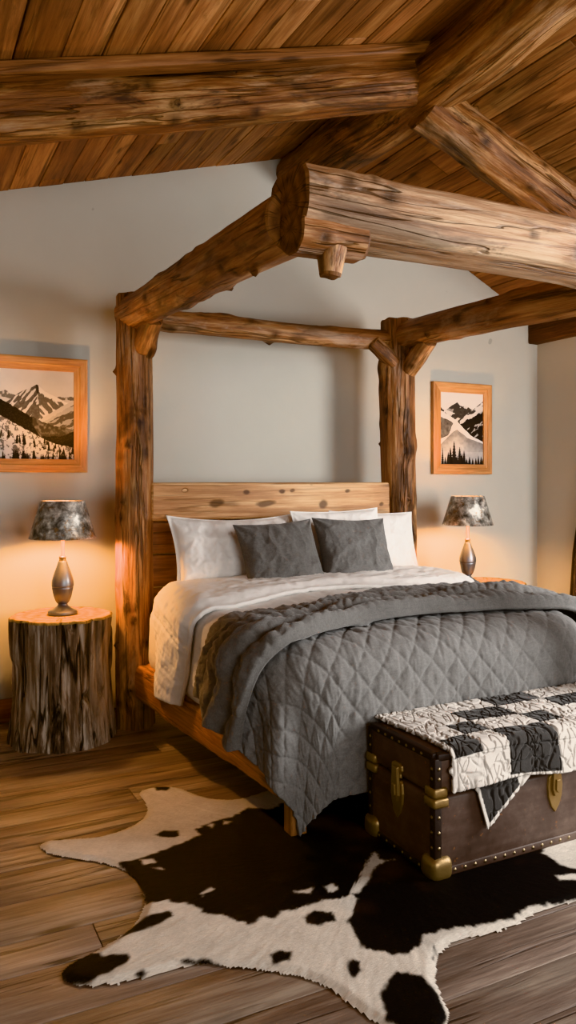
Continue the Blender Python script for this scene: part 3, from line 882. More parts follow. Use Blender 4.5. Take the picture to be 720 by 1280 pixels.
sh = lathe('lamp_shade', [(.176, .415), (.178, .417), (.118, .615), (.115, .62), (.113, .617), (.172, .420), (.176, .415)], M['shade'], lamp, 80)
lathe('lining', [(.1705, .421), (.1125, .614)], M['lining'], sh, 80)
# spider that carries the shade
m = MB()
for a in range(3):
    m.box((0, -.002, .582), (.117, .002, .586), 0, bev=.001, M=Matrix.Rotation(a * 2 * PI / 3 + .4, 4, 'Z'))
m.box((-.004, -.004, .52), (.004, .004, .59), 2, bev=.001)
m.build('shade_spider', M['brass'], lamp, local=True)
# copy for the other side
l2 = lamp.copy(); COL.objects.link(l2); l2.location = (3.62, 4.36, .667); l2.rotation_euler = (0, 0, 2.1)
l2['label'] = 'lit pewter table lamp with mottled metal shade right of the bed'
for ch in list(lamp.children):
    c = ch.copy(); COL.objects.link(c); c.parent = l2
    for gch in ch.children:
        g2 = gch.copy(); COL.objects.link(g2); g2.parent = c

# ------------------------------------------------------------------ pictures
def ridge(u, pts, rough, seed, fr=9):
    xs, ys = zip(*pts)
    return np.interp(u, xs, ys) + rough * fbm(st(u * fr, seed, 0), seed, 5, .6)

def trees(u, v, base, seed, n, hmin, hmax, c, dark, u0=0., u1=1., asp=1.):
    rng = np.random.RandomState(seed)
    for k in range(n):
        x = rng.uniform(u0, u1); h = rng.uniform(hmin, hmax); b0 = base(x) + rng.uniform(-.01, .02)
        t = (v - b0) / h
        w = .26 * h * (1 - t) * (.75 + .35 * np.sin(t * 40 + k)) / asp
        inside = (t > -.3) & (t < 1) & (np.abs(u - x) < w)
        c[inside] = dark * (1 + .6 * rng.uniform())
    return c

def line(x, pts, rough, seed, f=.05):
    xs, ys = zip(*pts)
    return np.interp(x, xs, ys) + rough * fbm(st(x * f, seed, 0), seed, 5, .6)

def firs(x, y, c, specs, tone, seed):
    rng = np.random.RandomState(seed)
    for (x0, top, base, w) in specs:
        t = (y - top) / (base - top)
        half = w * t ** .85 * (.65 + .35 * np.abs(np.sin(t * 26 + x0)))
        c = np.where((t > 0) & (t < 1) & (np.abs(x - x0) < half), tone * (1 + .5 * rng.uniform()), c)
    return c

def mountain_left(u, v):
    """pyramid peak over a dark wooded flank and a snowy slope; x, y are print units, y downwards"""
    x = (u - .49) / .51 * 508; y = 160 + (1 - v) * 655
    n1 = fbm(st(x * .02, y * .02, 0), 1, 5); n2 = fbm(st(x * .06, y * .05, 3), 2, 4); n3 = vnoise(st(x * .16, y * .16, 5), 3)
    c = .66 - .10 * (1 - v) + .03 * n1
    far = line(x, [(-500, 330), (-200, 350), (-60, 345), (30, 318), (60, 338), (110, 360), (200, 372), (508, 345)], 10, 60)
    c = np.where(y > far, np.where(n2 + .2 > 0, .16, .5), c)
    mist = line(x, [(-500, 400), (0, 365), (100, 385), (508, 372)], 6, 61); c = np.where(y > mist, .55, c)
    pk = line(x, [(-500, 560), (-80, 470), (45, 400), (130, 330), (200, 295), (245, 268), (300, 318), (375, 352), (440, 388), (508, 400)], 5, 62)
    dx = x - 245 - .10 * (y - 268)
    streak = fbm(st((x + .75 * y) * .045, (x - y) * .008, 2), 63, 4); streak2 = fbm(st((x - .85 * y) * .045, (x + y) * .008, 4), 64, 4)
    body = np.where(dx < 0, np.where(streak > .10, .60, .10 + .10 * np.abs(n2)), np.where(streak2 > .16, .66, .13 + .08 * np.abs(n2)))
    body = np.where((dx > -8) & (dx < 22 + 10 * n2) & (y < 330), .05, body)
    body = np.where((dx > 10) & (y < pk + 42 - .12 * (x - 245) + 16 * n2), .74, body)
    c = np.where(y > pk, body, c)
    # snow gully and right shoulder
    sh = line(x, [(200, 600), (262, 528), (330, 480), (420, 420), (508, 374), (600, 330)], 6, 65)
    s2 = fbm(st((x + 1.7 * y) * .03, (x - y) * .012, 4), 66, 4)
    c = np.where((y > sh) & (x > 200), np.where(y < sh + 34 + 14 * n2, .52, np.where(s2 > .05, .17, .42)), c)
    lo_ = line(x, [(200, 640), (300, 560), (380, 505), (430, 480), (508, 452), (600, 430)], 8, 67)
    c = np.where((y > lo_) & (x > 200), np.where(s2 + .4 * n2 > .12, .34, .10), c)
    # dark wooded flank
    fl = line(x, [(-500, 180), (-200, 300), (0, 383), (100, 440), (200, 500), (280, 546), (360, 572), (430, 585), (508, 600)], 6, 68)
    c = np.where(y > fl, .022 + .02 * np.maximum(0, n3), c)
    md = (y > fl - 8) & (y < 650 + 20 * n2) & (x > 215) & (y < 520 + .55 * (x - 40) + 60)
    c = np.where(md & (x > 215 + .6 * (y - 560)) & (y < 600 + 130 * (1 - (x - 215) / 293.)), .06 + .20 * np.maximum(0, n2 + .1), c)
    # foreground slope
    fg = line(x, [(-500, 250), (-200, 400), (0, 500), (100, 560), (220, 622), (330, 682), (400, 705), (508, 722)], 7, 69)
    c = np.where(y > fg, np.where(n2 + .35 * n3 > .14, .16, .60 + .08 * n1), c)
    rng = np.random.RandomState(5)
    sp = []
    for k in range(70):
        x0 = rng.uniform(-450, 508); b0 = np.interp(x0, [-500, 0, 220, 400, 508], [420, 650, 730, 790, 815]) + rng.uniform(-60, 15)
        h = rng.uniform(28, 70); sp.append((x0, b0 - h, b0, h * .17))
    for k in range(46):
        x0 = rng.uniform(-470, 508); h = rng.uniform(40, 85); sp.append((x0, 818 - h, 820, h * .17))
    return firs(x, y, c, sp, .022, 6)

def mountain_right(u, v):
    """snow ridges crossing below jagged rock, dark firs along the bottom"""
    x = 190 + u * 340; y = 195 + (1 - v) * 605
    n1 = fbm(st(x * .02, y * .02, 0), 11, 5); n2 = fbm(st(x * .06, y * .05, 3), 12, 4)
    c = .72 - .05 * (1 - v) + .02 * n1
    bk = line(x, [(190, 318), (215, 345), (240, 345), (285, 305), (325, 276), (345, 302), (365, 312), (392, 298), (430, 330), (452, 332), (490, 290), (530, 256)], 5, 70)
    st2 = fbm(st((x + .9 * y) * .035, (x - y) * .012, 2), 71, 4)
    b_ = np.where(st2 > .10, .62, .05 + .05 * np.abs(n2)); b_ = np.where((x > 225) & (x < 345) & (y < 345 + .4 * (x - 240)), np.where(st2 > .32, .3, .06), b_)
    c = np.where(y > bk, b_, c)
    # right dark mountain with a snow line along its shoulder
    rt = line(x, [(300, 470), (350, 436), (400, 392), (450, 372), (500, 332), (530, 305)], 6, 72)
    c = np.where((y > rt) & (x > 330), np.where(st2 > .30, .42, .025), c)
    c = np.where((y > rt - 8) & (y < rt + 26 + 14 * n2) & (x > 345), .60, c)
    # snow ridge running from upper left to lower right
    sn = line(x, [(190, 348), (230, 372), (270, 400), (315, 425), (370, 490), (430, 552), (480, 580), (530, 606)], 5, 73)
    c = np.where(y > sn, .74 + .05 * n1, c)
    lf = (y > line(x, [(190, 402), (240, 420), (292, 450), (300, 470)], 5, 74)) & (x < 292 - .35 * np.abs(y - 455) + 10 * n2) & (y < 590 - .5 * (x - 190))
    c = np.where(lf, .13 + .10 * n2, c)
    dm = line(x, [(190, 640), (245, 575), (285, 530), (322, 503), (360, 535), (405, 572), (460, 592), (530, 622)], 4, 75)
    c = np.where((y > dm) & (y < dm + 150), .26 + .20 * sstep(0, 130, y - dm) + .08 * n2, c)
    c = np.where(y > np.minimum(dm + 110 + 30 * n1, 690), .50 + .08 * n2, c)
    rng = np.random.RandomState(9)
    sp = [(300, 598, 800, 26), (272, 650, 800, 22), (255, 690, 800, 18), (343, 648, 800, 22), (377, 678, 800, 20), (360, 700, 800, 16), (212, 650, 800, 12), (232, 730, 800, 12),
          (420, 728, 800, 16), (445, 742, 800, 13), (470, 738, 800, 14), (490, 718, 800, 14), (512, 728, 800, 15), (525, 745, 800, 12), (322, 720, 800, 16), (398, 745, 800, 14)]
    return firs(x, y, c, sp, .022, 10)

def picture(name, x0, x1, z0, z1, fw, fn, label, depth=.035):
    t = thing(name, label, 'picture', ((x0 + x1) / 2, WY, (z0 + z1) / 2), 'framed mountain photographs')
    yf, yb = WY - depth, WY - .002
    # four mitred rails with a stepped profile, each its own part
    pr = [(0, 0), (0, 1.), (.12, 1.08), (.55, 1.0), (.62, .86), (1., .72), (1., 0)]   # (across, out)
    for (ax, flip) in ((0, 0), (0, 1), (2, 0), (2, 1)):
        V = []; G = []
        for e in (0, 1):
            for (q, h) in pr:
                yy = yb - (yb - yf) * h
                if ax == 0:
                    xx = (x0 + q * fw) if e == 0 else (x1 - q * fw); zz = (z1 - q * fw) if flip else (z0 + q * fw)
                    G.append((q * fw, yy, xx + 3 * flip))
                else:
                    zz = (z0 + q * fw) if e == 0 else (z1 - q * fw); xx = (x1 - q * fw) if flip else (x0 + q * fw)
                    G.append((q * fw + 2, yy, zz + 7 * flip))
                V.append((xx, yy, zz))
        n = len(pr)
        F = [[i, (i + 1) % n, n + (i + 1) % n, n + i] for i in range(n)] + [list(range(n))[::-1], list(range(n, 2 * n))]
        o = mesh('frame_rail', V, F, M['frame'], t, smooth=False, attrs={'gc': np.array(G)})
        import bmesh
        bm = bmesh.new(); bm.from_mesh(o.data); bmesh.ops.recalc_face_normals(bm, faces=bm.faces); bm.to_mesh(o.data); bm.free()
    a0, a1, c0, c1 = x0 + fw - .004, x1 - fw + .004, z0 + fw - .004, z1 - fw + .004
    nx, nz = int((a1 - a0) / .0016), int((c1 - c0) / .0016)
    U, W = np.meshgrid(np.linspace(0, 1, nx), np.linspace(0, 1, nz), indexing='ij')
    c = np.clip(fn(U, W), .015, .85)
    P = st(a0 + (a1 - a0) * U, WY - .016 + 0 * U, c0 + (c1 - c0) * W)
    cc = st(c, c * .975, c * .945).reshape(-1, 3)
    mesh('photo_print', P, gridF(nx, nz), M['print'], t, smooth=False, cols=cc)
    m = MB(); m.box((a0 - .002, WY - .014, c0 - .002), (a1 + .002, WY - .003, c1 + .002), 0, bev=.001); m.build('backing_board', M['head_low'], t)
    return t
picture('framed_picture', .06, 1.03, 1.445, 2.122, .078, mountain_left, 'oak-framed black-and-white photo of a pyramid mountain above the left lamp')
picture('framed_picture', 3.60, 4.165, 1.445, 2.142, .075, mountain_right, 'oak-framed upright black-and-white photo of snowy peaks above the right lamp')

# ------------------------------------------------------------------ steamer trunk
TX0, TX1, TY0, TY1, TH_, LZ = 1.675, 2.80, 2.19, 2.61, .44, .29
tr = thing('steamer_trunk', 'old dark brown travel trunk with brass corners at the foot of the bed', 'trunk', ((TX0 + TX1) / 2, (TY0 + TY1) / 2, .012))
Z0 = .012
m = MB(); m.box((TX0, TY0, Z0 + .006), (TX1, TY1, LZ - .002), 0, bev=.012, rough=.002); m.build('body', M['leather'], tr)
m = MB(); m.box((TX0, TY0, LZ + .002), (TX1, TY1, TH_), 0, bev=.022, rough=.003); lid = m.build('lid', M['leather'], tr)
# bindings with tacks
def tacks(m, p0, p1, nrm, step=.045, r=.0065):
    p0 = np.array(p0, float); p1 = np.array(p1, float); n = np.array(nrm, float)
    L = np.linalg.norm(p1 - p0); k = max(2, int(L / step))
    X, Y, D = frame_axes(n)
    for i in range(k):
        p = p0 + (p1 - p0) * (i + .5) / k
        a = np.linspace(0, 2 * PI, 8, endpoint=False)
        V = [p + r * (np.cos(t) * X + np.sin(t) * Y) for t in a] + [p + r * .6 * (np.cos(t) * X + np.sin(t) * Y) + n * r * .5 for t in a] + [p + n * r * .65]
        F = [[j, (j + 1) % 8, 8 + (j + 1) % 8, 8 + j] for j in range(8)] + [[8 + j, 8 + (j + 1) % 8, 16] for j in range(8)]
        m.add(V, F, mi=1)
e = .005; bw = .026
def binding(lo, hi, tk, nm='edge_binding', parent=None, mat=None):
    m = MB(); m.box(lo, hi, 0, bev=.004)
    for (a, b, n) in tk: tacks(m, a, b, n)
    return m.build(nm, [mat or M['darkedge'], M['tack']], parent or tr)
# front bottom / left bottom / vertical corner strips
binding((TX0 - e, TY0 - e, Z0), (TX1 + e, TY0 + bw, Z0 + bw + .006), [((TX0 + .06, TY0 - e, Z0 + .017), (TX1 - .06, TY0 - e, Z0 + .017), (0, -1, 0))], mat=M['leather'])
binding((TX0 - e, TY0 - e + .001, Z0), (TX0 + bw, TY1 + e, Z0 + bw), [((TX0 - e, TY0 + .06, Z0 + .014), (TX0 - e, TY1 - .05, Z0 + .014), (-1, 0, 0))])
for (x, sx) in ((TX0, -1), (TX1, 1)):
    for (y, sy) in ((TY0, -1), (TY1, 1)):
        lo = (min(x + sx * e, x - sx * bw), min(y + sy * e, y - sy * bw), Z0 + .002); hi = (max(x + sx * e, x - sx * bw), max(y + sy * e, y - sy * bw), LZ - .003)
        tk = [((x - sx * .013, y + sy * e, .09), (x - sx * .013, y + sy * e, LZ - .04), (0, sy, 0)), ((x + sx * e, y - sy * .013, .09), (x + sx * e, y - sy * .013, LZ - .04), (sx, 0, 0))]
        binding(lo, hi, tk)
        lo = lo[:2] + (LZ + .003,); hi = hi[:2] + (TH_ - .012,)
        tk = [((x - sx * .013, y + sy * e, LZ + .05), (x - sx * .013, y + sy * e, TH_ - .03), (0, sy, 0)), ((x + sx * e, y - sy * .013, LZ + .05), (x + sx * e, y - sy * .013, TH_ - .03), (sx, 0, 0))]
        binding(lo, hi, tk, parent=lid)
binding((TX0 + .01, TY0 - e, TH_ - .022), (TX1 - .01, TY0 + bw, TH_ + .003), [((TX0 + .05, TY0 - e, TH_ - .010), (TX1 - .05, TY0 - e, TH_ - .010), (0, -1, 0))], parent=lid)
binding((TX0 - e, TY0 + .01, TH_ - .022), (TX0 + bw, TY1 - .01, TH_ + .003), [((TX0 - e, TY0 + .05, TH_ - .012), (TX0 - e, TY1 - .05, TH_ - .012), (-1, 0, 0))], parent=lid)
# brass corner caps: rounded boxes hugging the corners
def cap(x, y, sx, sy, z0, z1, w, par=None, bev=.022):
    m = MB()
    o_ = .011
    lo = (min(x + sx * o_, x - sx * w), min(y + sy * o_, y - sy * w), z0); hi = (max(x + sx * o_, x - sx * w), max(y + sy * o_, y - sy * w), z1)
    m.box(lo, hi, 0, bev=bev, rough=.0015)
    return m.build('corner_cap', M['brass'], par or tr)
for (x, sx) in ((TX0, -1), (TX1, 1)):
    for (y, sy) in ((TY0, -1), (TY1, 1)):
        m_ = MB()
        # rounded bottom cap (ball-like)
        n = 28
        u, v = np.meshgrid(np.linspace(0, 2 * PI, n, endpoint=False), np.linspace(-PI / 2, PI / 2, n), indexing='ij')
        pw = lambda q, k: np.sign(q) * np.abs(q) ** k
        a = .046
        V = st(x - sx * .024 + a * pw(np.cos(v), .55) * pw(np.cos(u), .55), y - sy * .024 + a * pw(np.cos(v), .55) * pw(np.sin(u), .55), .043 + .0425 * pw(np.sin(v), .6))
        m_.add(V, gridF(n, n, cu=True)); m_.build('corner_cap', M['brass'], tr)
        cap(x, y, sx, sy, LZ - .034, LZ - .001, .055, bev=.008)
        cap(x, y, sx, sy, LZ + .002, LZ + .036, .050, lid, bev=.012)
# latches
def latch(face, pos):
    """face 'front' or 'left'; pos along the face"""
    o = []
    def W(a, out, z): return (pos + a, TY0 - out, z) if face == 'front' else (TX0 - out, pos + a, z)
    def plate(outline, t0, t1, nm, par):
        n = len(outline); V = [W(a, t0, z) for a, z in outline] + [W(a * .9, t1, z0m + (z - z0m) * .95) for (a, z) in outline for z0m in (sum(q[1] for q in outline) / n,)]
        F = [[i, (i + 1) % n, n + (i + 1) % n, n + i] for i in range(n)] + [list(range(n, 2 * n)), list(range(n))[::-1]]
        ob = mesh(nm, V, F, M['brass'], par, smooth=False)
        import bmesh
        bm = bmesh.new(); bm.from_mesh(ob.data); bmesh.ops.recalc_face_normals(bm, faces=bm.faces); bm.to_mesh(ob.data); bm.free()
        bv = ob.modifiers.new('bev', 'BEVEL'); bv.width = .002; bv.segments = 2
        return ob
    low = plate([(-.036, LZ - .015), (-.04, LZ - .05), (-.036, LZ - .09), (-.022, LZ - .125), (0, LZ - .152), (.022, LZ - .125), (.036, LZ - .09), (.04, LZ - .05), (.036, LZ - .015), (.026, LZ - .004), (-.026, LZ - .004)], -.002, .007, 'latch', tr)
    up = plate([(-.026, LZ + .003), (-.024, LZ + .02), (-.036, LZ + .032), (-.034, LZ + .05), (-.018, LZ + .058), (.018, LZ + .058), (.034, LZ + .05), (.036, LZ + .032), (.024, LZ + .02), (.026, LZ + .003)], -.002, .007, 'hasp_plate', low)
    hs = plate([(-.017, LZ + .045), (-.022, LZ - .02), (-.024, LZ - .06), (-.014, LZ - .085), (.014, LZ - .085), (.024, LZ - .06), (.022, LZ - .02), (.017, LZ + .045)], .006, .018, 'hasp', low)
    plate([(-.010, LZ - .02), (-.012, LZ - .06), (0, LZ - .072), (.012, LZ - .06), (.010, LZ - .02)], .017, .024, 'keyhole_cover', low)
latch('front', 2.235)
latch('left', 2.415)

# ------------------------------------------------------------------ patchwork quilt on the trunk
PAT = ["WWDDWWDDWWDD", "DWDDWWDDWDDD", "WDWWDWWDWWDW", "WWDDWWDDWWDD", "WWWWDDWWWWDD", "WDWWDDWWDWDD"]
cell = .121
def ztr(b): return TH_ + .008 + 0 * b
A, T = np.meshgrid(lin(0, 1, 560), lin(0, 1, 280), indexing='ij')
X0 = 1.735
# flat length from the hem: hem drop + top + nothing at the back
ln = .60
s_ = T * ln                       # distance from hem upward then over the top to the back
hemwob = .012 * np.sin(A * 9) + .02 * sstep(.5, .8, A)
Xf = X0 + A * 1.15
hem = TY0 - .155 + hemwob
b = hem + s_ * ((TY1 + .01 - hem) / ln)
Xf2 = Xf - .02 * sstep(.5, 1, T) * (1 - A)
P, N = drape(Xf2, b, 0.5, 4.0, TY0 - .016, .035, lift=.012, yb=9, ztf=ztr, flare=.04, crown=0,
             folds=lambda cx, cy, nx, ny, ov: (.008 * np.sin(cx * 17 + 1) + .008) * sstep(0, .1, ov))
ci = np.floor((Xf - X0 - .02) / cell + .05 * 0).astype(int); ri = np.floor(s_ / .12).astype(int)
ci = np.clip(ci, 0, 11); ri = np.clip(ri, 0, 5)
lut = np.array([[1 if ch == 'D' else 0 for ch in r] for r in PAT])
D = lut[ri, ci]
border = np.minimum.reduce([s_, (Xf - X0), 1.15 - (Xf - X0)]) < .012
D = np.where(border, 0, D)
# seams between patches + organic quilting
cu = np.abs(((Xf - X0 - .02) / cell) % 1 - .5); rv = np.abs((s_ / .12) % 1 - .5)
seam = np.maximum(sstep(.46, .5, cu), sstep(.46, .5, rv))
qn = np.abs(vnoise(st(Xf * 42 + s_ * 14 + 1.5 * fbm(st(Xf * 8, s_ * 8, 0), 3, 2), s_ * 22, 0), 81)); qn2 = np.abs(vnoise(st(Xf * 46 - s_ * 26 + 5, s_ * 24, 7), 82))
quilting = np.minimum(sstep(0, .22, qn), sstep(0, .22, qn2))
H = .0055 * quilting - .003 * seam + .005 * fbm(st(Xf * 7, s_ * 7, 0), 83, 3)
H = H + .008 * sstep(0, .02, s_) * 0
wc = np.array([.66, .62, .57]); dc = np.array([.052, .050, .048])
C = np.where(D[..., None] == 1, dc, wc) * (.82 + .18 * quilting[..., None]) * (1 - .25 * seam[..., None])
pq = cloth('patchwork_quilt', P, N, H, M['patch'], cols=C.reshape(-1, 3), thick=.014)
tag(pq, 'black and cream patchwork quilt folded over the brown trunk', 'quilt')
# corner of the lower layer peeking out
n = 60
U, W = np.meshgrid(lin(0, 1, n), lin(0, 1, n), indexing='ij')
pa, pb, pc = np.array([1.835, .335]), np.array([2.135, .335]), np.array([1.893, .150])
top = pa + (pb - pa) * U[..., None]
pt = top * (1 - W[..., None]) + pc * W[..., None]
qn = np.abs(vnoise(st(pt[..., 0] * 45, pt[..., 1] * 22, 3), 84)); ql = sstep(0, .25, qn)
P3 = st(pt[..., 0], TY0 - .010 - .007 * ql - .006 * W, pt[..., 1])
# distances to the two free sides
def dline(p, a, b_):
    d = (b_ - a) / np.linalg.norm(b_ - a); q_ = p - a
    return np.abs(q_[..., 0] * d[1] - q_[..., 1] * d[0])
bd = np.minimum(dline(pt, pa, pc), dline(pt, pb, pc)); whi = (bd < .012) | (dline(pt, pa, pc) > .185)
C = np.where(whi[..., None], wc, dc) * (.8 + .2 * ql[..., None])
fl = mesh('folded_corner', P3, gridF(n, n), M['patch'], pq, cols=C.reshape(-1, 3))
md = fl.modifiers.new('thick', 'SOLIDIFY'); md.thickness = .008; md.offset = 1

# ------------------------------------------------------------------ cowhide rug
CF = 974.; CTH = math.atan(974 / 1935); CC, CS = math.cos(CTH), math.sin(CTH)
def g(px, py):
    """a survey point of the photograph turned into its place on the floor"""
    a = (px - 360) / CF; d = 1.4 * CF / (py - 600)
    return ((a * CC + CS) * d, (CC - a * CS) * d)
outline = [g(*p) for p in [(325, 992), (295, 1001), (265, 1000), (240, 992), (222, 985), (202, 984), (185, 986), (171, 992), (180, 1005), (185, 1015), (175, 1028), (150, 1040), (120, 1048), (80, 1050), (55, 1052),
    (47, 1060), (58, 1069), (85, 1075), (115, 1079), (145, 1085), (170, 1100), (180, 1120), (178, 1140), (165, 1160), (140, 1178), (110, 1195), (83, 1208), (74, 1220), (78, 1230), (95, 1236), (130, 1235),
    (180, 1226), (225, 1212), (255, 1208), (275, 1211), (315, 1213), (355, 1220), (390, 1228), (420, 1243), (440, 1262), (460, 1275), (490, 1297), (530, 1305), (558, 1296), (565, 1268), (552, 1245), (546, 1225),
    (547, 1200), (560, 1185), (580, 1175), (620, 1169), (650, 1155), (680, 1140), (720, 1128), (770, 1118), (830, 1130), (870, 1120), (880, 1095)]]
outline += [(2.75, 2.35), (2.62, 2.75), (2.45, 3.1), (2.0, 3.18), (1.8, 3.5), (1.66, 3.52), (1.62, 3.2)]
outline = np.array(outline)
def chaikin(p, k=2):
    for _ in range(k):
        q_ = np.roll(p, -1, 0); p = np.stack([p * .75 + q_ * .25, p * .25 + q_ * .75], 1).reshape(-1, 2)
    return p
outline = chaikin(outline, 2)
def sdf(poly, P):
    """signed distance, negative inside"""
    d = np.full(len(P), 1e9); ins = np.zeros(len(P), bool)
    n = len(poly)
    for i in range(n):
        a = poly[i]; b_ = poly[(i + 1) % n]; e_ = b_ - a; w = P - a
        t = np.clip((w @ e_) / max(e_ @ e_, 1e-12), 0, 1)
        q_ = w - t[:, None] * e_
        d = np.minimum(d, (q_ ** 2).sum(1))
        c = (a[1] > P[:, 1]) != (b_[1] > P[:, 1])
        if a[1] != b_[1]:
            ins ^= c & (P[:, 0] < (b_[0] - a[0]) * (P[:, 1] - a[1]) / (b_[1] - a[1]) + a[0])
    d = np.sqrt(d); return np.where(ins, -d, d)
darks = [
    [(147, 1082), (180, 1075), (205, 1067), (230, 1057), (240, 1052), (252, 1048), (243, 1040), (262, 1034), (270, 1030), (290, 1025), (310, 1014), (340, 1015), (356, 1006), (400, 985), (450, 960), (620, 940), (700, 1000), (690, 1052),
     (678, 1070), (700, 1086), (724, 1090), (760, 1100), (760, 1122), (720, 1126), (690, 1133), (660, 1139), (640, 1152), (610, 1161), (570, 1165), (545, 1172), (530, 1175), (526, 1186), (510, 1197), (480, 1197), (457, 1192), (445, 1175), (434, 1156),
     (440, 1146), (447, 1128), (440, 1122), (425, 1127), (408, 1130), (390, 1134), (372, 1142), (352, 1145), (345, 1155), (330, 1151), (310, 1161), (285, 1151), (255, 1146), (240, 1136), (225, 1134), (205, 1132), (182, 1134), (178, 1120), (160, 1096)],
    [(190, 984), (202, 981), (214, 986), (208, 992), (196, 992)],
    [(68, 1049), (78, 1049), (76, 1054), (70, 1053)],
    [(193, 1048), (205, 1043), (222, 1043), (226, 1049), (210, 1052)],
    [(150, 1175), (165, 1162), (180, 1153), (213, 1144), (218, 1150), (190, 1164), (165, 1172)],
    [(70, 1217), (90, 1202), (112, 1193), (128, 1200), (160, 1199), (158, 1208), (145, 1215), (112, 1232), (80, 1233)],
    [(340, 1200), (350, 1194), (364, 1196), (363, 1206), (345, 1210)],
    [(168, 1222), (178, 1217), (186, 1219), (176, 1225)],
    [(378, 1152), (392, 1143), (414, 1146), (418, 1156), (398, 1163), (382, 1161)],
    [(435, 1208), (441, 1203), (450, 1208), (451, 1220), (444, 1226), (436, 1218)],
    [(477, 1250), (486, 1235), (495, 1220), (510, 1222), (525, 1226), (548, 1246), (558, 1270), (552, 1298), (515, 1302), (483, 1280)],
    [(538, 1192), (543, 1188), (545, 1198), (541, 1203)],
    [(215, 1205), (235, 1203), (262, 1204), (275, 1210), (240, 1209)],
]
whites = [
    [(469, 1069), (474, 1079), (494, 1079), (472, 1087), (461, 1104), (446, 1122), (436, 1122), (450, 1101), (454, 1090)],
    [(176, 1080), (190, 1079), (194, 1083), (180, 1085)], [(190, 1090), (203, 1089), (204, 1092)],
    [(250, 1122), (264, 1114), (268, 1117), (252, 1125)], [(370, 1120), (390, 1115), (388, 1122)],
    [(258, 1036), (268, 1033), (266, 1039)], [(280, 1030), (290, 1031), (278, 1036)],
    [(405, 1113), (416, 1110), (425, 1117), (410, 1122)],
    [(694, 1100), (720, 1098), (722, 1104), (700, 1105)],
]
x0, y0 = outline.min(0) - .02; x1, y1 = outline.max(0) + .02
st_ = .0065
gx = np.arange(x0, x1, st_); gy = np.arange(y0, y1, st_)
GX, GY = np.meshgrid(gx, gy, indexing='ij'); PT = np.stack([GX.ravel(), GY.ravel()], 1)
so_ = sdf(outline, PT) + .004 * fbm(st(PT[:, 0] * 60, PT[:, 1] * 60, 0), 91, 2)
# hair flows away from the spine
cxy = np.array([1.6, 2.5]); rel = PT - cxy
ang = np.arctan2(rel[:, 1], rel[:, 0]); rd = np.hypot(rel[:, 0], rel[:, 1])
hair = fbm(st(ang * 55, rd * 9, 0), 92, 3) * .010 + fbm(st(PT[:, 0] * 30, PT[:, 1] * 30, 0), 93, 3) * .010
dk = np.full(len(PT), 1e9)
near = so_ < .02
idx = np.where(near)[0]
dd = np.full(len(idx), 1e9)
for p in darks: dd = np.minimum(dd, sdf(np.array([g(*q_) for q_ in p]), PT[idx]))
for p in whites: dd = np.maximum(dd, -sdf(np.array([g(*q_) for q_ in p]), PT[idx]))
dk[idx] = dd
f = sstep(.007, -.007, dk + hair)
f = f * sstep(0, -.012, so_ + .006) if False else f
br = sstep(-.05, .5, fbm(st(PT[:, 0] * 3.2, PT[:, 1] * 3.2, 1), 95, 4) + .5 * (PT[:, 0] - 1.75))
dcol = np.array([.0055, .005, .005]) * (1 - br[:, None]) + np.array([.044, .023, .015]) * br[:, None]
wcol = np.array([.66, .61, .54]) * (.94 + .06 * fbm(st(ang * 40, rd * 6, 4), 96, 3)[:, None])
cl = wcol * (1 - f[:, None]) + dcol * f[:, None]
keep = so_ < 0
nxg, nyg = GX.shape
zz = .004 + .010 * sstep(0, -.035, so_) + .0012 * fbm(st(ang * 90, rd * 25, 0), 97, 2)
zz = np.where(so_ > -.001, .001, zz)
F = np.array(gridF(nxg, nyg))
ok = keep[F].all(1); F = F[ok]
used = np.unique(F); remap = -np.ones(len(PT), int); remap[used] = np.arange(len(used))
V = np.stack([PT[used, 0], PT[used, 1], zz[used]], 1)
rug = mesh('cowhide_rug', V, remap[F], M['hide'], cols=cl[used])
if sum(p.normal.z for p in list(rug.data.polygons)[:50]) < 0: rug.data.flip_normals()
tag(rug, 'black and white cowhide rug spread on the plank floor under the trunk', 'rug')

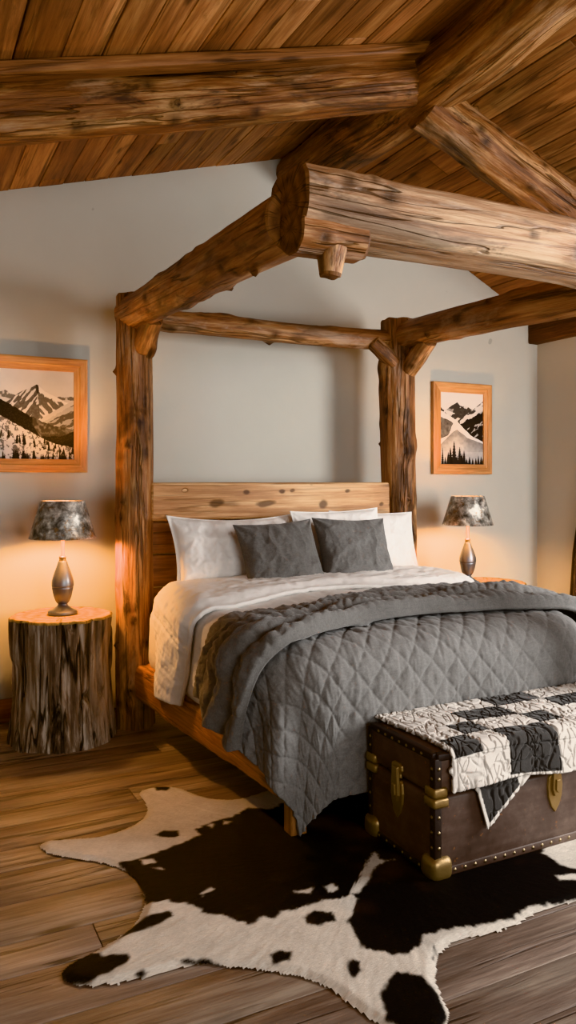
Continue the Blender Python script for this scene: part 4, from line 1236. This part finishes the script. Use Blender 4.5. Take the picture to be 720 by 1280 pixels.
# ------------------------------------------------------------------ curtain at the right edge
U, W = np.meshgrid(lin(0, 1, 120), lin(0, 1, 60), indexing='ij')
zc = .03 + 2.2 * W
far = 4.405 - .075 * zc - .10 * np.maximum(zc - .85, 0)
yy = far - U * (.55 + .1 * (1 - W)); xx = XR - .055 + .03 * np.sin(U * 46 + W * .6) * (.4 + .6 * (1 - W * .3))
ct = mesh('curtain', st(xx, yy, zc), gridF(120, 60), M['curtain'])
md = ct.modifiers.new('thick', 'SOLIDIFY'); md.thickness = .006
tag(ct, 'dark brown woven curtain hanging on the right wall at the picture edge', 'curtain')
rod = thing('curtain_rod', 'dark metal curtain rod on the right wall above the picture edge', 'curtain rod', (XR - .055, 3.2, 2.24))
def bar(p0, p1, r, nm, par, mat):
    X, Y, D = frame_axes(np.array(p1) - np.array(p0)); th = np.linspace(0, 2 * PI, 20, endpoint=False)
    V = [np.array(p) + r * (np.cos(t) * X + np.sin(t) * Y) for p in (p0, p1) for t in th]
    F = [[i, (i + 1) % 20, 20 + (i + 1) % 20, 20 + i] for i in range(20)] + [list(range(20))[::-1], list(range(20, 40))]
    return mesh(nm, V, F, mat, par)
bar((XR - .055, 4.17, 2.24), (XR - .055, 2.0, 2.24), .012, 'pole', rod, M['darkedge'])
bar((XR - .06, 4.12, 2.24), (XR, 4.12, 2.24), .008, 'bracket', rod, M['darkedge'])
bar((XR - .06, 2.05, 2.24), (XR, 2.05, 2.24), .008, 'bracket', rod, M['darkedge'])

# ------------------------------------------------------------------ light
def area(name, loc, target, sx, sy, e, col):
    l = bpy.data.lights.new(name, 'AREA'); l.shape = 'RECTANGLE'; l.size = sx; l.size_y = sy; l.energy = e; l.color = col
    o = bpy.data.objects.new(name, l); COL.objects.link(o); o.location = loc
    o.rotation_euler = (Vector(target) - Vector(loc)).to_track_quat('-Z', 'Y').to_euler()
    return o
area('window_daylight', (4.55, 1.3, 1.6), (1.8, 2.9, .8), 1.7, 1.6, 205, (1., .98, .96))
area('rear_fill_light', (1.6, -2.3, 1.7), (2.1, 3.5, .9), 2.6, 1.6, 105, (1., .97, .94))  # added frontal fill from behind the camera; no window stands there

w = bpy.data.worlds.new('world'); scene.world = w; w.use_nodes = True
bg = w.node_tree.nodes['Background']; bg.inputs[0].default_value = (.95, .93, .9, 1); bg.inputs[1].default_value = .2

# ------------------------------------------------------------------ camera
cd = bpy.data.cameras.new('camera'); cam = bpy.data.objects.new('camera', cd); COL.objects.link(cam)
cd.sensor_fit = 'VERTICAL'; cd.sensor_height = 36.; cd.lens = 974 / 1280 * 36.; cd.shift_y = -40 / 1280
cd.clip_start = .02
cam.location = (0, 0, 1.4); cam.rotation_euler = (PI / 2, 0, -CTH)
scene.camera = cam
scene.view_settings.view_transform = 'Khronos PBR Neutral'
try: scene.view_settings.look = 'None'
except Exception: pass
scene.view_settings.exposure = .16
